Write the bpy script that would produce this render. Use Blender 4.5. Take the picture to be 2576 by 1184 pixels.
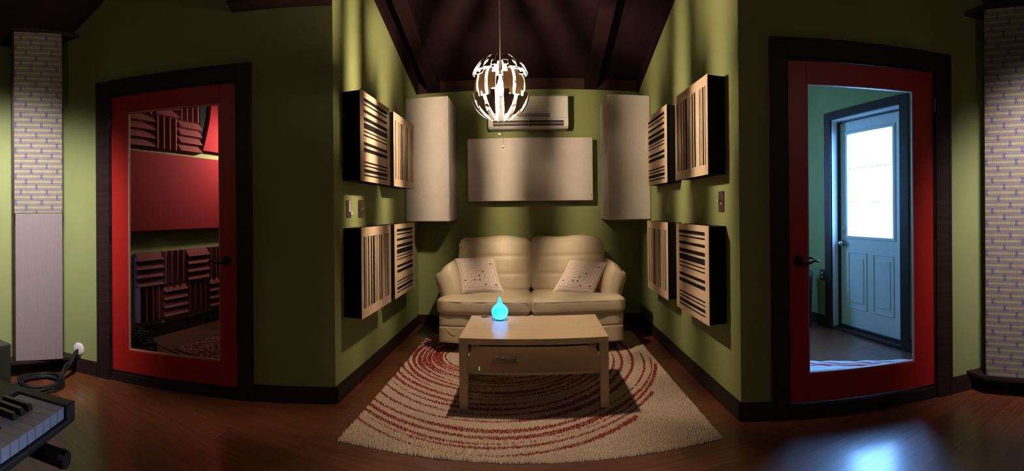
import bpy, math, random
import numpy as np
from mathutils import Vector, Matrix

PI = math.pi
random.seed(7)
S = bpy.context.scene
COL = S.collection
for o in list(bpy.data.objects):
    bpy.data.objects.remove(o)

# ------------------------------------------------------------------ camera
# a sweep panorama: cylindrical picture, 1099 px per radian, horizon at row 527.6
F, CX, Y0, W, H = 1099.2, 1339.2, 527.6, 2576, 1184
cam = bpy.data.cameras.new('camera')
cam.type = 'PANO'
cam.panorama_type = 'CENTRAL_CYLINDRICAL'
cam.central_cylindrical_range_u_min = -CX / F
cam.central_cylindrical_range_u_max = (W - CX) / F
cam.central_cylindrical_range_v_min = -(H - Y0) / F
cam.central_cylindrical_range_v_max = Y0 / F
cam.central_cylindrical_radius = 1.0
cam.clip_start = 0.02
cam_o = bpy.data.objects.new('camera', cam)
COL.objects.link(cam_o)
cam_o.location = (0, 0, 1.218)
cam_o.rotation_mode = 'XYZ'
cam_o.matrix_world = Matrix.Translation((0, 0, 1.218)) @ Matrix.Rotation(0.0099, 4, 'Y') @ Matrix.Rotation(PI / 2, 4, 'X')
S.camera = cam_o

# ------------------------------------------------------------------ world, exposure
w = bpy.data.worlds.new('sky')
S.world = w
w.use_nodes = True
bg = w.node_tree.nodes['Background']
bg.inputs[0].default_value = (0.19, 0.43, 1.0, 1)
bg.inputs[1].default_value = 52.0
S.view_settings.view_transform = 'Standard'
S.view_settings.look = 'None'
S.view_settings.exposure = 0.0
S.view_settings.gamma = 1.0
S.view_settings.use_curve_mapping = False
S.cycles.use_denoising = True
S.cycles.max_bounces = 8
S.cycles.diffuse_bounces = 4
S.cycles.glossy_bounces = 4
S.cycles.transparent_max_bounces = 12
S.cycles.sample_clamp_indirect = 4.0
S.cycles.caustics_reflective = False
S.cycles.caustics_refractive = False


def light(name, kind, loc, energy, color, **kw):
    l = bpy.data.lights.new(name, kind)
    l.energy = energy
    l.color = color
    tgt = kw.pop('target', None)
    portal = kw.pop('portal', False)
    for k, v in kw.items():
        setattr(l, k, v)
    if portal:
        l.cycles.is_portal = True
    o = bpy.data.objects.new(name, l)
    COL.objects.link(o)
    o.location = loc
    if tgt:
        o.rotation_euler = (Vector(tgt) - Vector(loc)).to_track_quat('-Z', 'Y').to_euler()
    return o


# the studio's own working lamps, just past both ends of the picture
light('studio_lamp_left', 'SPOT', (-1.6, 0.75, 2.45), 450, (1.0, 0.94, 0.90), target=(-3.18, 1.28, 0.90), spot_size=1.10, spot_blend=1.0, shadow_soft_size=0.12)
light('studio_lamp_right', 'SPOT', (1.55, 0.55, 2.45), 290, (1.0, 0.86, 0.86), target=(2.72, 1.10, 1.00), spot_size=1.05, spot_blend=1.0, shadow_soft_size=0.12)
light('studio_ceiling_lamp', 'POINT', (0.0, -1.8, 2.6), 15, (1.0, 0.74, 0.72), shadow_soft_size=0.2)
light('booth_lamp', 'SPOT', (-2.72, 3.98, 2.08), 80, (1.0, 0.84, 0.66), target=(-3.3, 3.6, 1.75), spot_size=2.4, spot_blend=1.0, shadow_soft_size=0.06)
light('booth_fill', 'POINT', (-2.25, 3.0, 2.45), 6.5, (1.0, 0.8, 0.62), shadow_soft_size=0.12)  # added fill light, lifts the booth's foam evenly
# the daylight's ways in: exterior door pane and the added, unseen hall window
light('door_daylight_portal', 'AREA', (2.97, 2.97, 1.43), 1, (1, 1, 1), target=(0, 2.97, 1.43), shape='RECTANGLE', size=0.62, size_y=0.98, portal=True)
light('hall_daylight_portal', 'AREA', (1.55, 4.52, 1.5), 1, (1, 1, 1), target=(1.55, 0, 1.5), shape='RECTANGLE', size=0.4, size_y=1.2, portal=True)

# ------------------------------------------------------------------ materials
MATS = {}


def srgb(r, g, b):
    f = lambda c: c / 12.92 if c <= 0.04045 else ((c + 0.055) / 1.055) ** 2.4
    return (f(r / 255), f(g / 255), f(b / 255))


class NT:
    """tiny node-graph writer"""
    def __init__(s, mat):
        s.t = mat.node_tree
        s.b = s.t.nodes['Principled BSDF']

    def n(s, kind, **kw):
        nd = s.t.nodes.new(kind)
        for k, v in kw.items():
            setattr(nd, k, v)
        return nd

    def put(s, sock, v):
        if hasattr(v, 'links') or hasattr(v, 'is_linked'):
            s.t.links.new(v, sock)
        else:
            sock.default_value = v

    def m(s, op, a, b=0.0, c=0.0):
        nd = s.n('ShaderNodeMath', operation=op)
        s.put(nd.inputs[0], a)
        s.put(nd.inputs[1], b)
        s.put(nd.inputs[2], c)
        return nd.outputs[0]

    def mix(s, fac, a, b):
        nd = s.n('ShaderNodeMix', data_type='RGBA')
        s.put(nd.inputs[0], fac)
        s.put(nd.inputs[6], a if not isinstance(a, tuple) else (*a[:3], 1))
        s.put(nd.inputs[7], b if not isinstance(b, tuple) else (*b[:3], 1))
        return nd.outputs[2]

    def coords(s, kind='Object', scale=(1, 1, 1)):
        tc = s.n('ShaderNodeTexCoord')
        mp = s.n('ShaderNodeMapping')
        s.t.links.new(tc.outputs[kind], mp.inputs[0])
        mp.inputs['Scale'].default_value = scale
        return mp.outputs[0]

    def noise(s, vec, scale, detail=3.0, rough=0.55):
        nd = s.n('ShaderNodeTexNoise')
        s.t.links.new(vec, nd.inputs['Vector'])
        nd.inputs['Scale'].default_value = scale
        nd.inputs['Detail'].default_value = detail
        nd.inputs['Roughness'].default_value = rough
        return nd.outputs[0]

    def ramp(s, v, lo, hi, a=0.0, b=1.0):
        nd = s.n('ShaderNodeMapRange')
        s.put(nd.inputs[0], v)
        nd.inputs[1].default_value = lo
        nd.inputs[2].default_value = hi
        nd.inputs[3].default_value = a
        nd.inputs[4].default_value = b
        return nd.outputs[0]

    def bump(s, h, strength, dist=0.002):
        nd = s.n('ShaderNodeBump')
        s.t.links.new(h, nd.inputs['Height'])
        nd.inputs['Strength'].default_value = strength
        nd.inputs['Distance'].default_value = dist
        s.t.links.new(nd.outputs[0], s.b.inputs['Normal'])

    def base(s, v):
        s.put(s.b.inputs['Base Color'], v)


def mat(name, col, rough=0.6, metal=0.0, spec=0.5, var=0.0, vscale=8.0, bump=0.0, bscale=60.0, bdist=0.002, stretch=(1, 1, 1), **kw):
    m = bpy.data.materials.new(name)
    m.use_nodes = True
    g = NT(m)
    b = g.b
    b.inputs['Base Color'].default_value = (*col, 1)
    b.inputs['Roughness'].default_value = rough
    b.inputs['Metallic'].default_value = metal
    b.inputs['Specular IOR Level'].default_value = spec
    for k, v in kw.items():
        b.inputs[k.replace('_', ' ')].default_value = v
    v = g.coords('Object', stretch)
    n = g.noise(v, vscale, 4)
    f = g.ramp(n, 0.3, 0.7)
    g.base(g.mix(f, tuple(c * (1 - var) for c in col), tuple(min(1, c * (1 + var)) for c in col)))
    if bump:
        g.bump(g.noise(v, bscale, 3), bump, bdist)
    MATS[name] = m
    return m


paint = mat('green_paint', (0.225, 0.255, 0.102), 0.75, var=0.04, vscale=5, bump=0.25, bscale=180, spec=0.3)
trim_m = mat('dark_stained_wood', (0.020, 0.010, 0.009), 0.5, spec=0.25, var=0.35, vscale=6, bump=0.2, bscale=30, stretch=(1, 1, 8))
beam_m = mat('dark_ceiling_wood', (0.014, 0.0055, 0.007), 0.8, spec=0.08, var=0.3, vscale=5, bump=0.3, bscale=20)
red_m = mat('red_door_paint', (0.36, 0.011, 0.010), 0.42, var=0.05, vscale=4, bump=0.08, bscale=90)
black_m = mat('black_fabric', (0.006, 0.006, 0.008), 0.9, spec=0.2, bump=0.3, bscale=300)
matte_black = mat('black_plastic', (0.010, 0.010, 0.012), 0.45, var=0.1)
rubber = mat('black_rubber', (0.007, 0.007, 0.009), 0.6, spec=0.3, bump=0.1, bscale=200)
bronze = mat('oil_rubbed_bronze', (0.03, 0.018, 0.012), 0.22, metal=0.8, var=0.2)
chrome = mat('brushed_nickel', (0.55, 0.55, 0.55), 0.3, metal=1.0)
white_pl = mat('white_plastic', (0.66, 0.64, 0.6), 0.4, var=0.02)
grey_pl = mat('grey_plastic', (0.28, 0.26, 0.25), 0.45)
brown_pl = mat('brown_plastic', (0.045, 0.02, 0.014), 0.4)
white_fab = mat('offwhite_fabric', (0.55, 0.50, 0.46), 0.95, spec=0.15, var=0.05, vscale=10, bump=0.35, bscale=420)
slot_face = mat('pale_wood_laminate', (0.64, 0.47, 0.33), 0.5, var=0.03, vscale=10, stretch=(1, 1, 1), bump=0.05)
sofa_m = mat('cream_leather', (0.60, 0.51, 0.355), 0.48, var=0.05, vscale=6, bump=0.35, bscale=140, bdist=0.001, spec=0.4)
table_m = mat('birch_veneer', (0.72, 0.54, 0.37), 0.2, var=0.06, vscale=7, stretch=(0.6, 6, 6), bump=0.03, bscale=60)
table_e = mat('birch_veneer_edge', (0.60, 0.45, 0.31), 0.5, var=0.06, vscale=7, stretch=(0.6, 6, 6))
pile_w = mat('cream_wool_pile', (0.66, 0.52, 0.41), 0.95, spec=0.1, var=0.12, vscale=60)
pile_r = mat('red_wool_pile', (0.25, 0.008, 0.012), 0.95, spec=0.1, var=0.25, vscale=60)
foam_m = mat('burgundy_foam', (0.19, 0.05, 0.052), 0.95, spec=0.1, var=0.08, vscale=20, bump=0.3, bscale=300)
redfab = mat('red_fabric', (0.24, 0.007, 0.014), 0.85, spec=0.25, var=0.05, vscale=30, bump=0.3, bscale=400)
silver_out = mat('blade_outside', (0.30, 0.23, 0.19), 0.4, metal=0.3, spec=0.4)
blade_in = mat('blade_inside', (0.34, 0.29, 0.24), 0.4, spec=0.5)
cord_m = mat('white_cord', (0.85, 0.8, 0.7), 0.5)
key_w = mat('white_key', (0.62, 0.58, 0.60), 0.3)
key_b = mat('black_key', (0.012, 0.012, 0.012), 0.3)
body_m = mat('keyboard_case', (0.03, 0.032, 0.026), 0.5, bump=0.1, bscale=300)
door_w = mat('white_door_paint', (0.62, 0.64, 0.64), 0.4, var=0.02)
towel_m = mat('white_cotton', (0.62, 0.62, 0.62), 0.95, bump=0.5, bscale=250)
stripe_m = mat('red_cotton', (0.45, 0.03, 0.05), 0.95)
navy_m = mat('blue_cotton', (0.03, 0.05, 0.16), 0.95)
white_ink = mat('white_ink', (0.7, 0.68, 0.66), 0.6)
dark_wall = mat('dull_olive_paint', (0.2, 0.2, 0.12), 0.8)  # even olive tone for the front wall, booth and hall ceilings
ribbed = mat('ribbed_fabric', (0.40, 0.335, 0.32), 0.95, spec=0.1)
g = NT(ribbed)
v = g.coords('Object')
sep = g.n('ShaderNodeSeparateXYZ')
g.t.links.new(v, sep.inputs[0])
wv = g.m('SINE', g.m('MULTIPLY', sep.outputs[0], 2 * PI / 0.0085))
g.base(g.mix(g.m('MULTIPLY_ADD', wv, 0.5, 0.5), (0.16, 0.13, 0.14), (0.25, 0.205, 0.215)))
g.bump(wv, 0.5, 0.002)

# wood floor: boards along x, worn semi gloss
floor_m = mat('stained_floorboards', (0.10, 0.03, 0.014), 0.3)
g = NT(floor_m)
v = g.coords('Object')
br = g.n('ShaderNodeTexBrick')
g.t.links.new(v, br.inputs['Vector'])
br.offset = 0.37
br.inputs['Color1'].default_value = (0.17, 0.052, 0.020, 1)
br.inputs['Color2'].default_value = (0.12, 0.034, 0.014, 1)
br.inputs['Mortar'].default_value = (0.010, 0.004, 0.003, 1)
br.inputs['Scale'].default_value = 1.0
br.inputs['Mortar Size'].default_value = 0.0016
br.inputs['Mortar Smooth'].default_value = 0.2
br.inputs['Bias'].default_value = 0.0
br.inputs['Brick Width'].default_value = 1.15
br.inputs['Row Height'].default_value = 0.125
v2 = g.coords('Object', (1.2, 14, 1))
gr = g.noise(v2, 3.0, 6, 0.65)
g.base(g.mix(g.ramp(gr, 0.35, 0.7, 0, 0.55), br.outputs[0], (0.035, 0.010, 0.006)))
g.put(g.b.inputs['Roughness'], g.ramp(gr, 0.3, 0.7, 0.36, 0.5))
g.b.inputs['Coat Weight'].default_value = 0.7
g.b.inputs['Coat Roughness'].default_value = 0.2
g.b.inputs['Coat IOR'].default_value = 1.5
wob = g.noise(g.coords('Object', (1.0, 5.0, 1)), 6.0, 2)
hgt = g.m('ADD', g.m('MULTIPLY', br.outputs[1], -0.5), g.m('ADD', g.m('MULTIPLY', gr, 0.25), g.m('MULTIPLY', wob, 0.5)))
g.bump(hgt, 0.35, 0.004)

# woven wall-hanging fabric: rows of yellow dashes, violet X gaps, beaded rows between
woven = mat('woven_fabric', (0.4, 0.33, 0.35), 0.95, spec=0.1)
g = NT(woven)
sep = g.n('ShaderNodeSeparateXYZ')
g.t.links.new(g.coords('Object'), sep.inputs[0])
px, pz = sep.outputs[0], sep.outputs[2]
ROW = 0.0385
rz = g.m('DIVIDE', pz, ROW)
row = g.m('FLOOR', rz)
fz = g.m('FRACT', rz)
ph = g.m('FRACT', g.m('ADD', g.m('DIVIDE', px, 0.195), g.m('MULTIPLY', row, 0.4)))
isdash = g.m('MULTIPLY', g.m('GREATER_THAN', ph, 0.10), g.m('MULTIPLY', g.m('GREATER_THAN', fz, 0.32), g.m('LESS_THAN', fz, 0.72)))
isgap = g.m('LESS_THAN', g.m('ABSOLUTE', g.m('SUBTRACT', ph, 0.05)), g.m('ADD', 0.022, g.m('MULTIPLY', g.m('ABSOLUTE', g.m('SUBTRACT', fz, 0.52)), 0.10)))
bead = g.m('MULTIPLY', g.m('GREATER_THAN', g.m('SINE', g.m('MULTIPLY', px, 2 * PI / 0.0125)), 0.2), g.m('LESS_THAN', g.m('ABSOLUTE', g.m('SUBTRACT', g.m('ABSOLUTE', g.m('SUBTRACT', fz, 0.52)), 0.34)), 0.06))
nz = g.ramp(g.noise(g.coords('Object'), 18, 3), 0.3, 0.7)
c0 = g.mix(nz, (0.155, 0.135, 0.16), (0.19, 0.165, 0.20))
c1 = g.mix(isdash, c0, g.mix(nz, (0.22, 0.20, 0.095), (0.265, 0.24, 0.12)))
c2 = g.mix(isgap, c1, (0.10, 0.09, 0.17))
c3 = g.mix(bead, c2, (0.085, 0.07, 0.08))
g.base(c3)
g.bump(g.m('ADD', isdash, g.m('MULTIPLY', bead, -1.0)), 0.5, 0.003)

# maze print on cushions (UV in 0..1 over the cushion's face)
maze = mat('maze_print', (0.7, 0.62, 0.55), 0.9, spec=0.15)
g = NT(maze)
tc = g.n('ShaderNodeTexCoord')
sep = g.n('ShaderNodeSeparateXYZ')
g.t.links.new(tc.outputs['UV'], sep.inputs[0])
u0, v0 = sep.outputs[0], sep.outputs[1]
N = 21.0
uu = g.m('MULTIPLY', g.m('SUBTRACT', u0, 0.1), N / 0.8)
vv = g.m('MULTIPLY', g.m('SUBTRACT', v0, 0.1), N / 0.8)
inside = g.m('MULTIPLY', g.m('MULTIPLY', g.m('GREATER_THAN', uu, -0.2), g.m('LESS_THAN', uu, N + 0.2)), g.m('MULTIPLY', g.m('GREATER_THAN', vv, -0.2), g.m('LESS_THAN', vv, N + 0.2)))


def rnd(a, b, seed):
    cb = g.n('ShaderNodeCombineXYZ')
    g.put(cb.inputs[0], a)
    g.put(cb.inputs[1], b)
    cb.inputs[2].default_value = seed
    wn = g.n('ShaderNodeTexWhiteNoise', noise_dimensions='3D')
    g.t.links.new(cb.outputs[0], wn.inputs[0])
    return wn.outputs[0]


cu, cv = g.m('FLOOR', uu), g.m('FLOOR', vv)
fu, fv = g.m('FRACT', uu), g.m('FRACT', vv)
pick = g.m('GREATER_THAN', rnd(cu, cv, 3.7), 0.5)
lw = 0.17
wallu = g.m('MULTIPLY', g.m('LESS_THAN', fu, lw), pick)
wallv = g.m('MULTIPLY', g.m('LESS_THAN', fv, lw), g.m('SUBTRACT', 1.0, pick))
line = g.m('MULTIPLY', g.m('MAXIMUM', wallu, wallv), inside)
bu = g.m('LESS_THAN', g.m('ABSOLUTE', g.m('SUBTRACT', g.m('ABSOLUTE', g.m('SUBTRACT', uu, N / 2)), N / 2)), 0.1)
bv = g.m('LESS_THAN', g.m('ABSOLUTE', g.m('SUBTRACT', g.m('ABSOLUTE', g.m('SUBTRACT', vv, N / 2)), N / 2)), 0.1)
line = g.m('MAXIMUM', line, g.m('MULTIPLY', g.m('MAXIMUM', bu, bv), inside))
dots = g.m('MULTIPLY', g.m('GREATER_THAN', rnd(g.m('FLOOR', g.m('DIVIDE', uu, 3)), g.m('FLOOR', g.m('DIVIDE', vv, 3)), 9.1), 0.86),
           g.m('MULTIPLY', g.m('LESS_THAN', g.m('ABSOLUTE', g.m('SUBTRACT', g.m('FRACT', g.m('DIVIDE', uu, 3)), 0.5)), 0.13),
               g.m('LESS_THAN', g.m('ABSOLUTE', g.m('SUBTRACT', g.m('FRACT', g.m('DIVIDE', vv, 3)), 0.5)), 0.16)))
dots = g.m('MULTIPLY', dots, inside)
g.base(g.mix(dots, g.mix(line, (0.86, 0.77, 0.69), (0.62, 0.22, 0.17)), (0.02, 0.02, 0.025)))

# oriental rug in the booth
orient = mat('oriental_rug_pile', (0.2, 0.05, 0.03), 0.95, spec=0.1)
g = NT(orient)
vo = g.n('ShaderNodeTexVoronoi')
g.t.links.new(g.coords('Object', (1, 1.6, 1)), vo.inputs['Vector'])
vo.inputs['Scale'].default_value = 24
nn = g.noise(g.coords('Object'), 26, 4, 0.7)
fld = g.mix(g.m('GREATER_THAN', nn, 0.56), (0.15, 0.02, 0.015), (0.03, 0.025, 0.02))
g.base(g.mix(g.m('MULTIPLY', g.m('LESS_THAN', vo.outputs[0], 0.42), g.m('GREATER_THAN', nn, 0.45)), fld, (0.22, 0.17, 0.10)))

ext_m = mat('outdoor_ground', (0.3, 0.32, 0.3), 0.9)

# glass: thin pane, transparent with a mirror reflection by angle
glass_m = bpy.data.materials.new('window_glass')
glass_m.use_nodes = True
t = glass_m.node_tree
for nd in list(t.nodes):
    t.nodes.remove(nd)
out = t.nodes.new('ShaderNodeOutputMaterial')
tr = t.nodes.new('ShaderNodeBsdfTransparent')
tr.inputs[0].default_value = (0.92, 0.95, 0.94, 1)
gl = t.nodes.new('ShaderNodeBsdfGlossy')
gl.inputs['Roughness'].default_value = 0.02
fr = t.nodes.new('ShaderNodeFresnel')
fr.inputs[0].default_value = 1.45
mx = t.nodes.new('ShaderNodeMixShader')
t.links.new(fr.outputs[0], mx.inputs[0])
t.links.new(tr.outputs[0], mx.inputs[1])
t.links.new(gl.outputs[0], mx.inputs[2])
t.links.new(mx.outputs[0], out.inputs[0])


def emis(name, col, strength):
    m = bpy.data.materials.new(name)
    m.use_nodes = True
    b = m.node_tree.nodes['Principled BSDF']
    b.inputs['Base Color'].default_value = (0.8, 0.8, 0.8, 1)
    b.inputs['Emission Color'].default_value = (*col, 1)
    b.inputs['Emission Strength'].default_value = strength
    return m


bulb_m = emis('glowing_bulb', (1.0, 0.77, 0.53), 3500)
drop_m = emis('glowing_cyan_glass', (0.0, 0.36, 1.0), 3.0)
drop_m.node_tree.nodes['Principled BSDF'].inputs['Roughness'].default_value = 0.15
g = NT(drop_m)
lwt = g.n('ShaderNodeLayerWeight')
lwt.inputs[0].default_value = 0.35
g.b.inputs['Base Color'].default_value = (0.1, 0.35, 0.45, 1)
g.put(g.b.inputs['Emission Color'], g.mix(g.ramp(g.noise(g.coords('Object'), 9, 1), 0.35, 0.7), (0.0, 0.33, 1.0), (0.05, 0.42, 1.0)))
led_g = emis('green_indicator', (0.1, 1.0, 0.4), 0.5)



def translucent(m, f, col):
    t_ = m.node_tree
    b_ = t_.nodes['Principled BSDF']
    o_ = t_.nodes['Material Output']
    tl = t_.nodes.new('ShaderNodeBsdfTranslucent')
    tl.inputs[0].default_value = (*col, 1)
    mx_ = t_.nodes.new('ShaderNodeMixShader')
    mx_.inputs[0].default_value = f
    t_.links.new(b_.outputs[0], mx_.inputs[1])
    t_.links.new(tl.outputs[0], mx_.inputs[2])
    t_.links.new(mx_.outputs[0], o_.inputs[0])


mid_out = mat('blade_middle', (0.50, 0.38, 0.28), 0.45)
mid_in = mat('blade_middle_inside', (0.42, 0.36, 0.30), 0.45)
translucent(mid_out, 0.13, (1.0, 0.75, 0.5))
translucent(mid_in, 0.13, (1.0, 0.8, 0.6))

# ------------------------------------------------------------------ geometry helpers


def mk(name, V, Fc, m, parent=None, smooth=False, mi=None, bevel=0.0, seg=2):
    me = bpy.data.meshes.new(name)
    me.from_pydata([tuple(p) for p in V], [], [tuple(f) for f in Fc])
    ms = m if isinstance(m, (list, tuple)) else [m]
    for k in ms:
        me.materials.append(k)
    if mi is not None:
        me.polygons.foreach_set('material_index', mi)
    if smooth:
        me.polygons.foreach_set('use_smooth', [True] * len(me.polygons))
    me.update()
    o = bpy.data.objects.new(name, me)
    COL.objects.link(o)
    if parent:
        o.parent = parent
    if bevel:
        bv = o.modifiers.new('bevel', 'BEVEL')
        bv.width = bevel
        bv.segments = seg
        bv.limit_method = 'ANGLE'
    return o


class B:
    """collects shapes for one mesh"""
    def __init__(s):
        s.V, s.F, s.M = [], [], []

    def add(s, V, Fc, mi=0):
        k = len(s.V)
        s.V += [tuple(p) for p in V]
        s.F += [tuple(i + k for i in f) for f in Fc]
        s.M += [mi] * len(Fc)
        return s

    def box(s, x0, x1, y0, y1, z0, z1, mi=0, M=None):
        x0, x1 = min(x0, x1), max(x0, x1)
        y0, y1 = min(y0, y1), max(y0, y1)
        z0, z1 = min(z0, z1), max(z0, z1)
        V = [(x0, y0, z0), (x1, y0, z0), (x1, y1, z0), (x0, y1, z0), (x0, y0, z1), (x1, y0, z1), (x1, y1, z1), (x0, y1, z1)]
        if M:
            V = [M @ Vector(p) for p in V]
        return s.add(V, [(0, 3, 2, 1), (4, 5, 6, 7), (0, 1, 5, 4), (1, 2, 6, 5), (2, 3, 7, 6), (3, 0, 4, 7)], mi)

    def tube(s, pts, r, n=8, mi=0, caps=True):
        pts = [Vector(p) for p in pts]
        rs = r if isinstance(r, (list, tuple)) else [r] * len(pts)
        V, Fc = [], []
        up = Vector((0, 0, 1))
        prev = None
        for i, p in enumerate(pts):
            a = pts[max(0, i - 1)]
            b = pts[min(len(pts) - 1, i + 1)]
            d = (b - a).normalized()
            if prev is None:
                x = d.cross(up) if abs(d.z) < 0.95 else d.cross(Vector((1, 0, 0)))
            else:
                x = prev - d * prev.dot(d)
            x.normalize()
            prev = x
            y = d.cross(x)
            for k in range(n):
                an = 2 * PI * k / n
                V.append(p + (x * math.cos(an) + y * math.sin(an)) * rs[i])
        for i in range(len(pts) - 1):
            for k in range(n):
                a, b = i * n + k, i * n + (k + 1) % n
                Fc.append((a, b, b + n, a + n))
        if caps:
            Fc.append(tuple(reversed(range(n))))
            Fc.append(tuple(range((len(pts) - 1) * n, len(pts) * n)))
        return s.add(V, Fc, mi)

    def lathe(s, prof, n=32, c=(0, 0, 0), mi=0):
        V, Fc = [], []
        for r, z in prof:
            for k in range(n):
                a = 2 * PI * k / n
                V.append((c[0] + r * math.cos(a), c[1] + r * math.sin(a), c[2] + z))
        for i in range(len(prof) - 1):
            for k in range(n):
                a, b = i * n + k, i * n + (k + 1) % n
                Fc.append((a, b, b + n, a + n))
        return s.add(V, Fc, mi)

    def prism(s, poly, z0, z1, mi=0, M=None):
        n = len(poly)
        V = [(x, y, z0) for x, y in poly] + [(x, y, z1) for x, y in poly]
        if M:
            V = [M @ Vector(p) for p in V]
        Fc = [tuple(reversed(range(n))), tuple(range(n, 2 * n))] + [(i, (i + 1) % n, n + (i + 1) % n, n + i) for i in range(n)]
        return s.add(V, Fc, mi)

    def obj(s, name, m, parent=None, **kw):
        return mk(name, s.V, s.F, m, parent, mi=s.M, **kw)


def box(name, x0, x1, y0, y1, z0, z1, m, parent=None, bevel=0.0, seg=2):
    return B().box(x0, x1, y0, y1, z0, z1).obj(name, m, parent, bevel=bevel, seg=seg)


def smooth_path(pts, n=8):
    P = [Vector(p) for p in pts]
    out = []
    for i in range(len(P) - 1):
        p0, p1, p2, p3 = P[max(i - 1, 0)], P[i], P[i + 1], P[min(i + 2, len(P) - 1)]
        for k in range(n):
            t = k / n
            out.append(0.5 * ((2 * p1) + (p2 - p0) * t + (2 * p0 - 5 * p1 + 4 * p2 - p3) * t * t + (3 * p1 - p0 - 3 * p2 + p3) * t ** 3))
    out.append(P[-1])
    return out


def soft_box(name, lo, hi, r, m, parent=None, puff=0.0, n=14, fn=None):
    """a stuffed, rounded block: (lo, hi) corners, r edge radius, puff how far faces swell, fn a shaping function"""
    lo, hi = Vector(lo), Vector(hi)
    c, h = (lo + hi) / 2, (hi - lo) / 2
    key, V, Fc = {}, [], []

    def vid(i, j, k):
        t = (i, j, k)
        if t not in key:
            u = Vector([math.sin((q / n * 2 - 1) * PI / 2) * 0.45 + (q / n * 2 - 1) * 0.55 for q in t])
            p = Vector([u[q] * h[q] for q in range(3)])
            inner = Vector([max(-h[q] + r, min(h[q] - r, p[q])) for q in range(3)])
            d = p - inner
            if d.length > 1e-9:
                p = inner + d.normalized() * min(r, max(abs(x) for x in d) if max(abs(x) for x in d) > 0 else r)
                # push out to the full radius on the shell
                p = inner + d.normalized() * r
            if puff:
                for q in range(3):
                    a, b = [x for x in range(3) if x != q]
                    w_ = max(0, 1 - u[a] ** 2) * max(0, 1 - u[b] ** 2)
                    if abs(u[q]) > 0.999:
                        p[q] += math.copysign(puff * w_, u[q])
            p = p + c
            if fn:
                p = Vector(fn(p.x, p.y, p.z, u.x, u.y, u.z))
            key[t] = len(V)
            V.append(p)
        return key[t]
    for a in range(n):
        for b in range(n):
            for f, q in ((lambda x, y: (x, y, 0), 1), (lambda x, y: (x, y, n), 0), (lambda x, y: (0, x, y), 1), (lambda x, y: (n, x, y), 0), (lambda x, y: (y, 0, x), 1), (lambda x, y: (y, n, x), 0)):
                ids = [vid(*f(a, b)), vid(*f(a + 1, b)), vid(*f(a + 1, b + 1)), vid(*f(a, b + 1))]
                Fc.append(tuple(reversed(ids)) if q else tuple(ids))
    return mk(name, V, Fc, m, parent, smooth=True)


def tag(o, label, cat=None, group=None, kind=None):
    if label:
        o['label'] = label
    if cat:
        o['category'] = cat
    if group:
        o['group'] = group
    if kind:
        o['kind'] = kind
    return o


def thing(name, label, cat, loc=(0, 0, 0), rz=0.0, group=None, M=None):
    o = bpy.data.objects.new(name, None)
    o.empty_display_size = 0.1
    COL.objects.link(o)
    if M is not None:
        o.matrix_world = M
    else:
        o.location = loc
        o.rotation_euler = (0, 0, rz)
    return tag(o, label, cat, group)


def struct(o, label=None, cat=None):
    return tag(o, label, cat or 'wall', None, 'structure')


def dup(o, parent=None):
    c = o.copy()
    COL.objects.link(c)
    if parent:
        c.parent = parent
    for ch in list(o.children):
        dup(ch, c)
    return c


def frame(P, e, out):
    return Matrix(((e[0], out[0], 0, P[0]), (e[1], out[1], 0, P[1]), (0, 0, 1, 0), (0, 0, 0, 1)))


def unit(x, y):
    l = math.hypot(x, y)
    return (x / l, y / l)


# the two angled door walls: local x along the wall (towards +x), local y away from the room
eL = unit(1.536, 0.719)
PLw = (-1.222, 2.505)
ML = frame(PLw, eL, (-eL[1], eL[0]))
eR = unit(1.253, -0.623)
PRw = (1.140, 2.222)
MR = frame(PRw, eR, (-eR[1], eR[0]))
DB, XL, XR = 4.55, -1.222, 1.140       # back wall, alcove side walls
WT = 3.6

# ------------------------------------------------------------------ structure
floor = box('floor', -3.6, 3.4, -2.8, 4.9, -0.06, 0.0, floor_m)
struct(floor, 'dark red-brown stained floorboards with a worn gloss', 'floor')


def wall_pieces(x0, x1, hx0, hx1, hz, top, th=0.12):
    b = B()
    b.box(x0, hx0, 0, th, 0, top)
    b.box(hx1, x1, 0, th, 0, top)
    b.box(hx0, hx1, 0, th, hz, top)
    return b


LEFT_END, RIGHT_END = -2.12, 1.66
wl = wall_pieces(LEFT_END, -0.1104, -1.605, -0.605, 2.10, WT).obj('wall_left', paint)
wl.matrix_world = ML
struct(wl, 'green angled wall around the left red door')
wr = wall_pieces(0.1117, RIGHT_END, 0.255, 1.235, 2.10, WT).obj('wall_right', paint)
wr.matrix_world = MR
struct(wr, 'green angled wall around the right red door')
struct(B().prism([(XL, 2.505), (XL, DB), (XL - 0.10, DB), (XL - 0.10, 2.4582)], 0, 3.45).obj('wall_alcove_left', paint), 'green left side wall of the alcove with slotted panels')
struct(B().prism([(XR, 2.222), (XR + 0.10, 2.1723), (XR + 0.10, DB), (XR, DB)], 0, 3.45).obj('wall_alcove_right', paint), 'green right side wall of the alcove with slotted panels')
struct(box('wall_back', XL - 0.10, XR + 0.10, DB, DB + 0.1, 0, 2.7, paint), 'green back wall of the alcove behind the loveseat')
struct(box('wall_far_left', -3.24, -3.12, -2.6, 1.62, 0, 3.0, paint), 'green wall beyond the woven column at the left edge')
struct(box('wall_far_right', 2.60, 2.72, -2.6, 1.50, 0, 3.0, paint), 'green wall behind the woven column at the right edge')
struct(box('wall_front', -3.24, 2.74, -2.7, -2.6, 0, 3.6, dark_wall), 'wall behind the camera')

# ceiling: hipped, dark boards
planes = [(0.0, -0.34, 2.57 + 0.34 * 4.55), (0.7, 0.0, 2.62 + 0.7 * 2.95), (-0.7, 0.0, 2.56 + 0.7 * 2.6), (0.0, 0.0, 3.45)]


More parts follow.
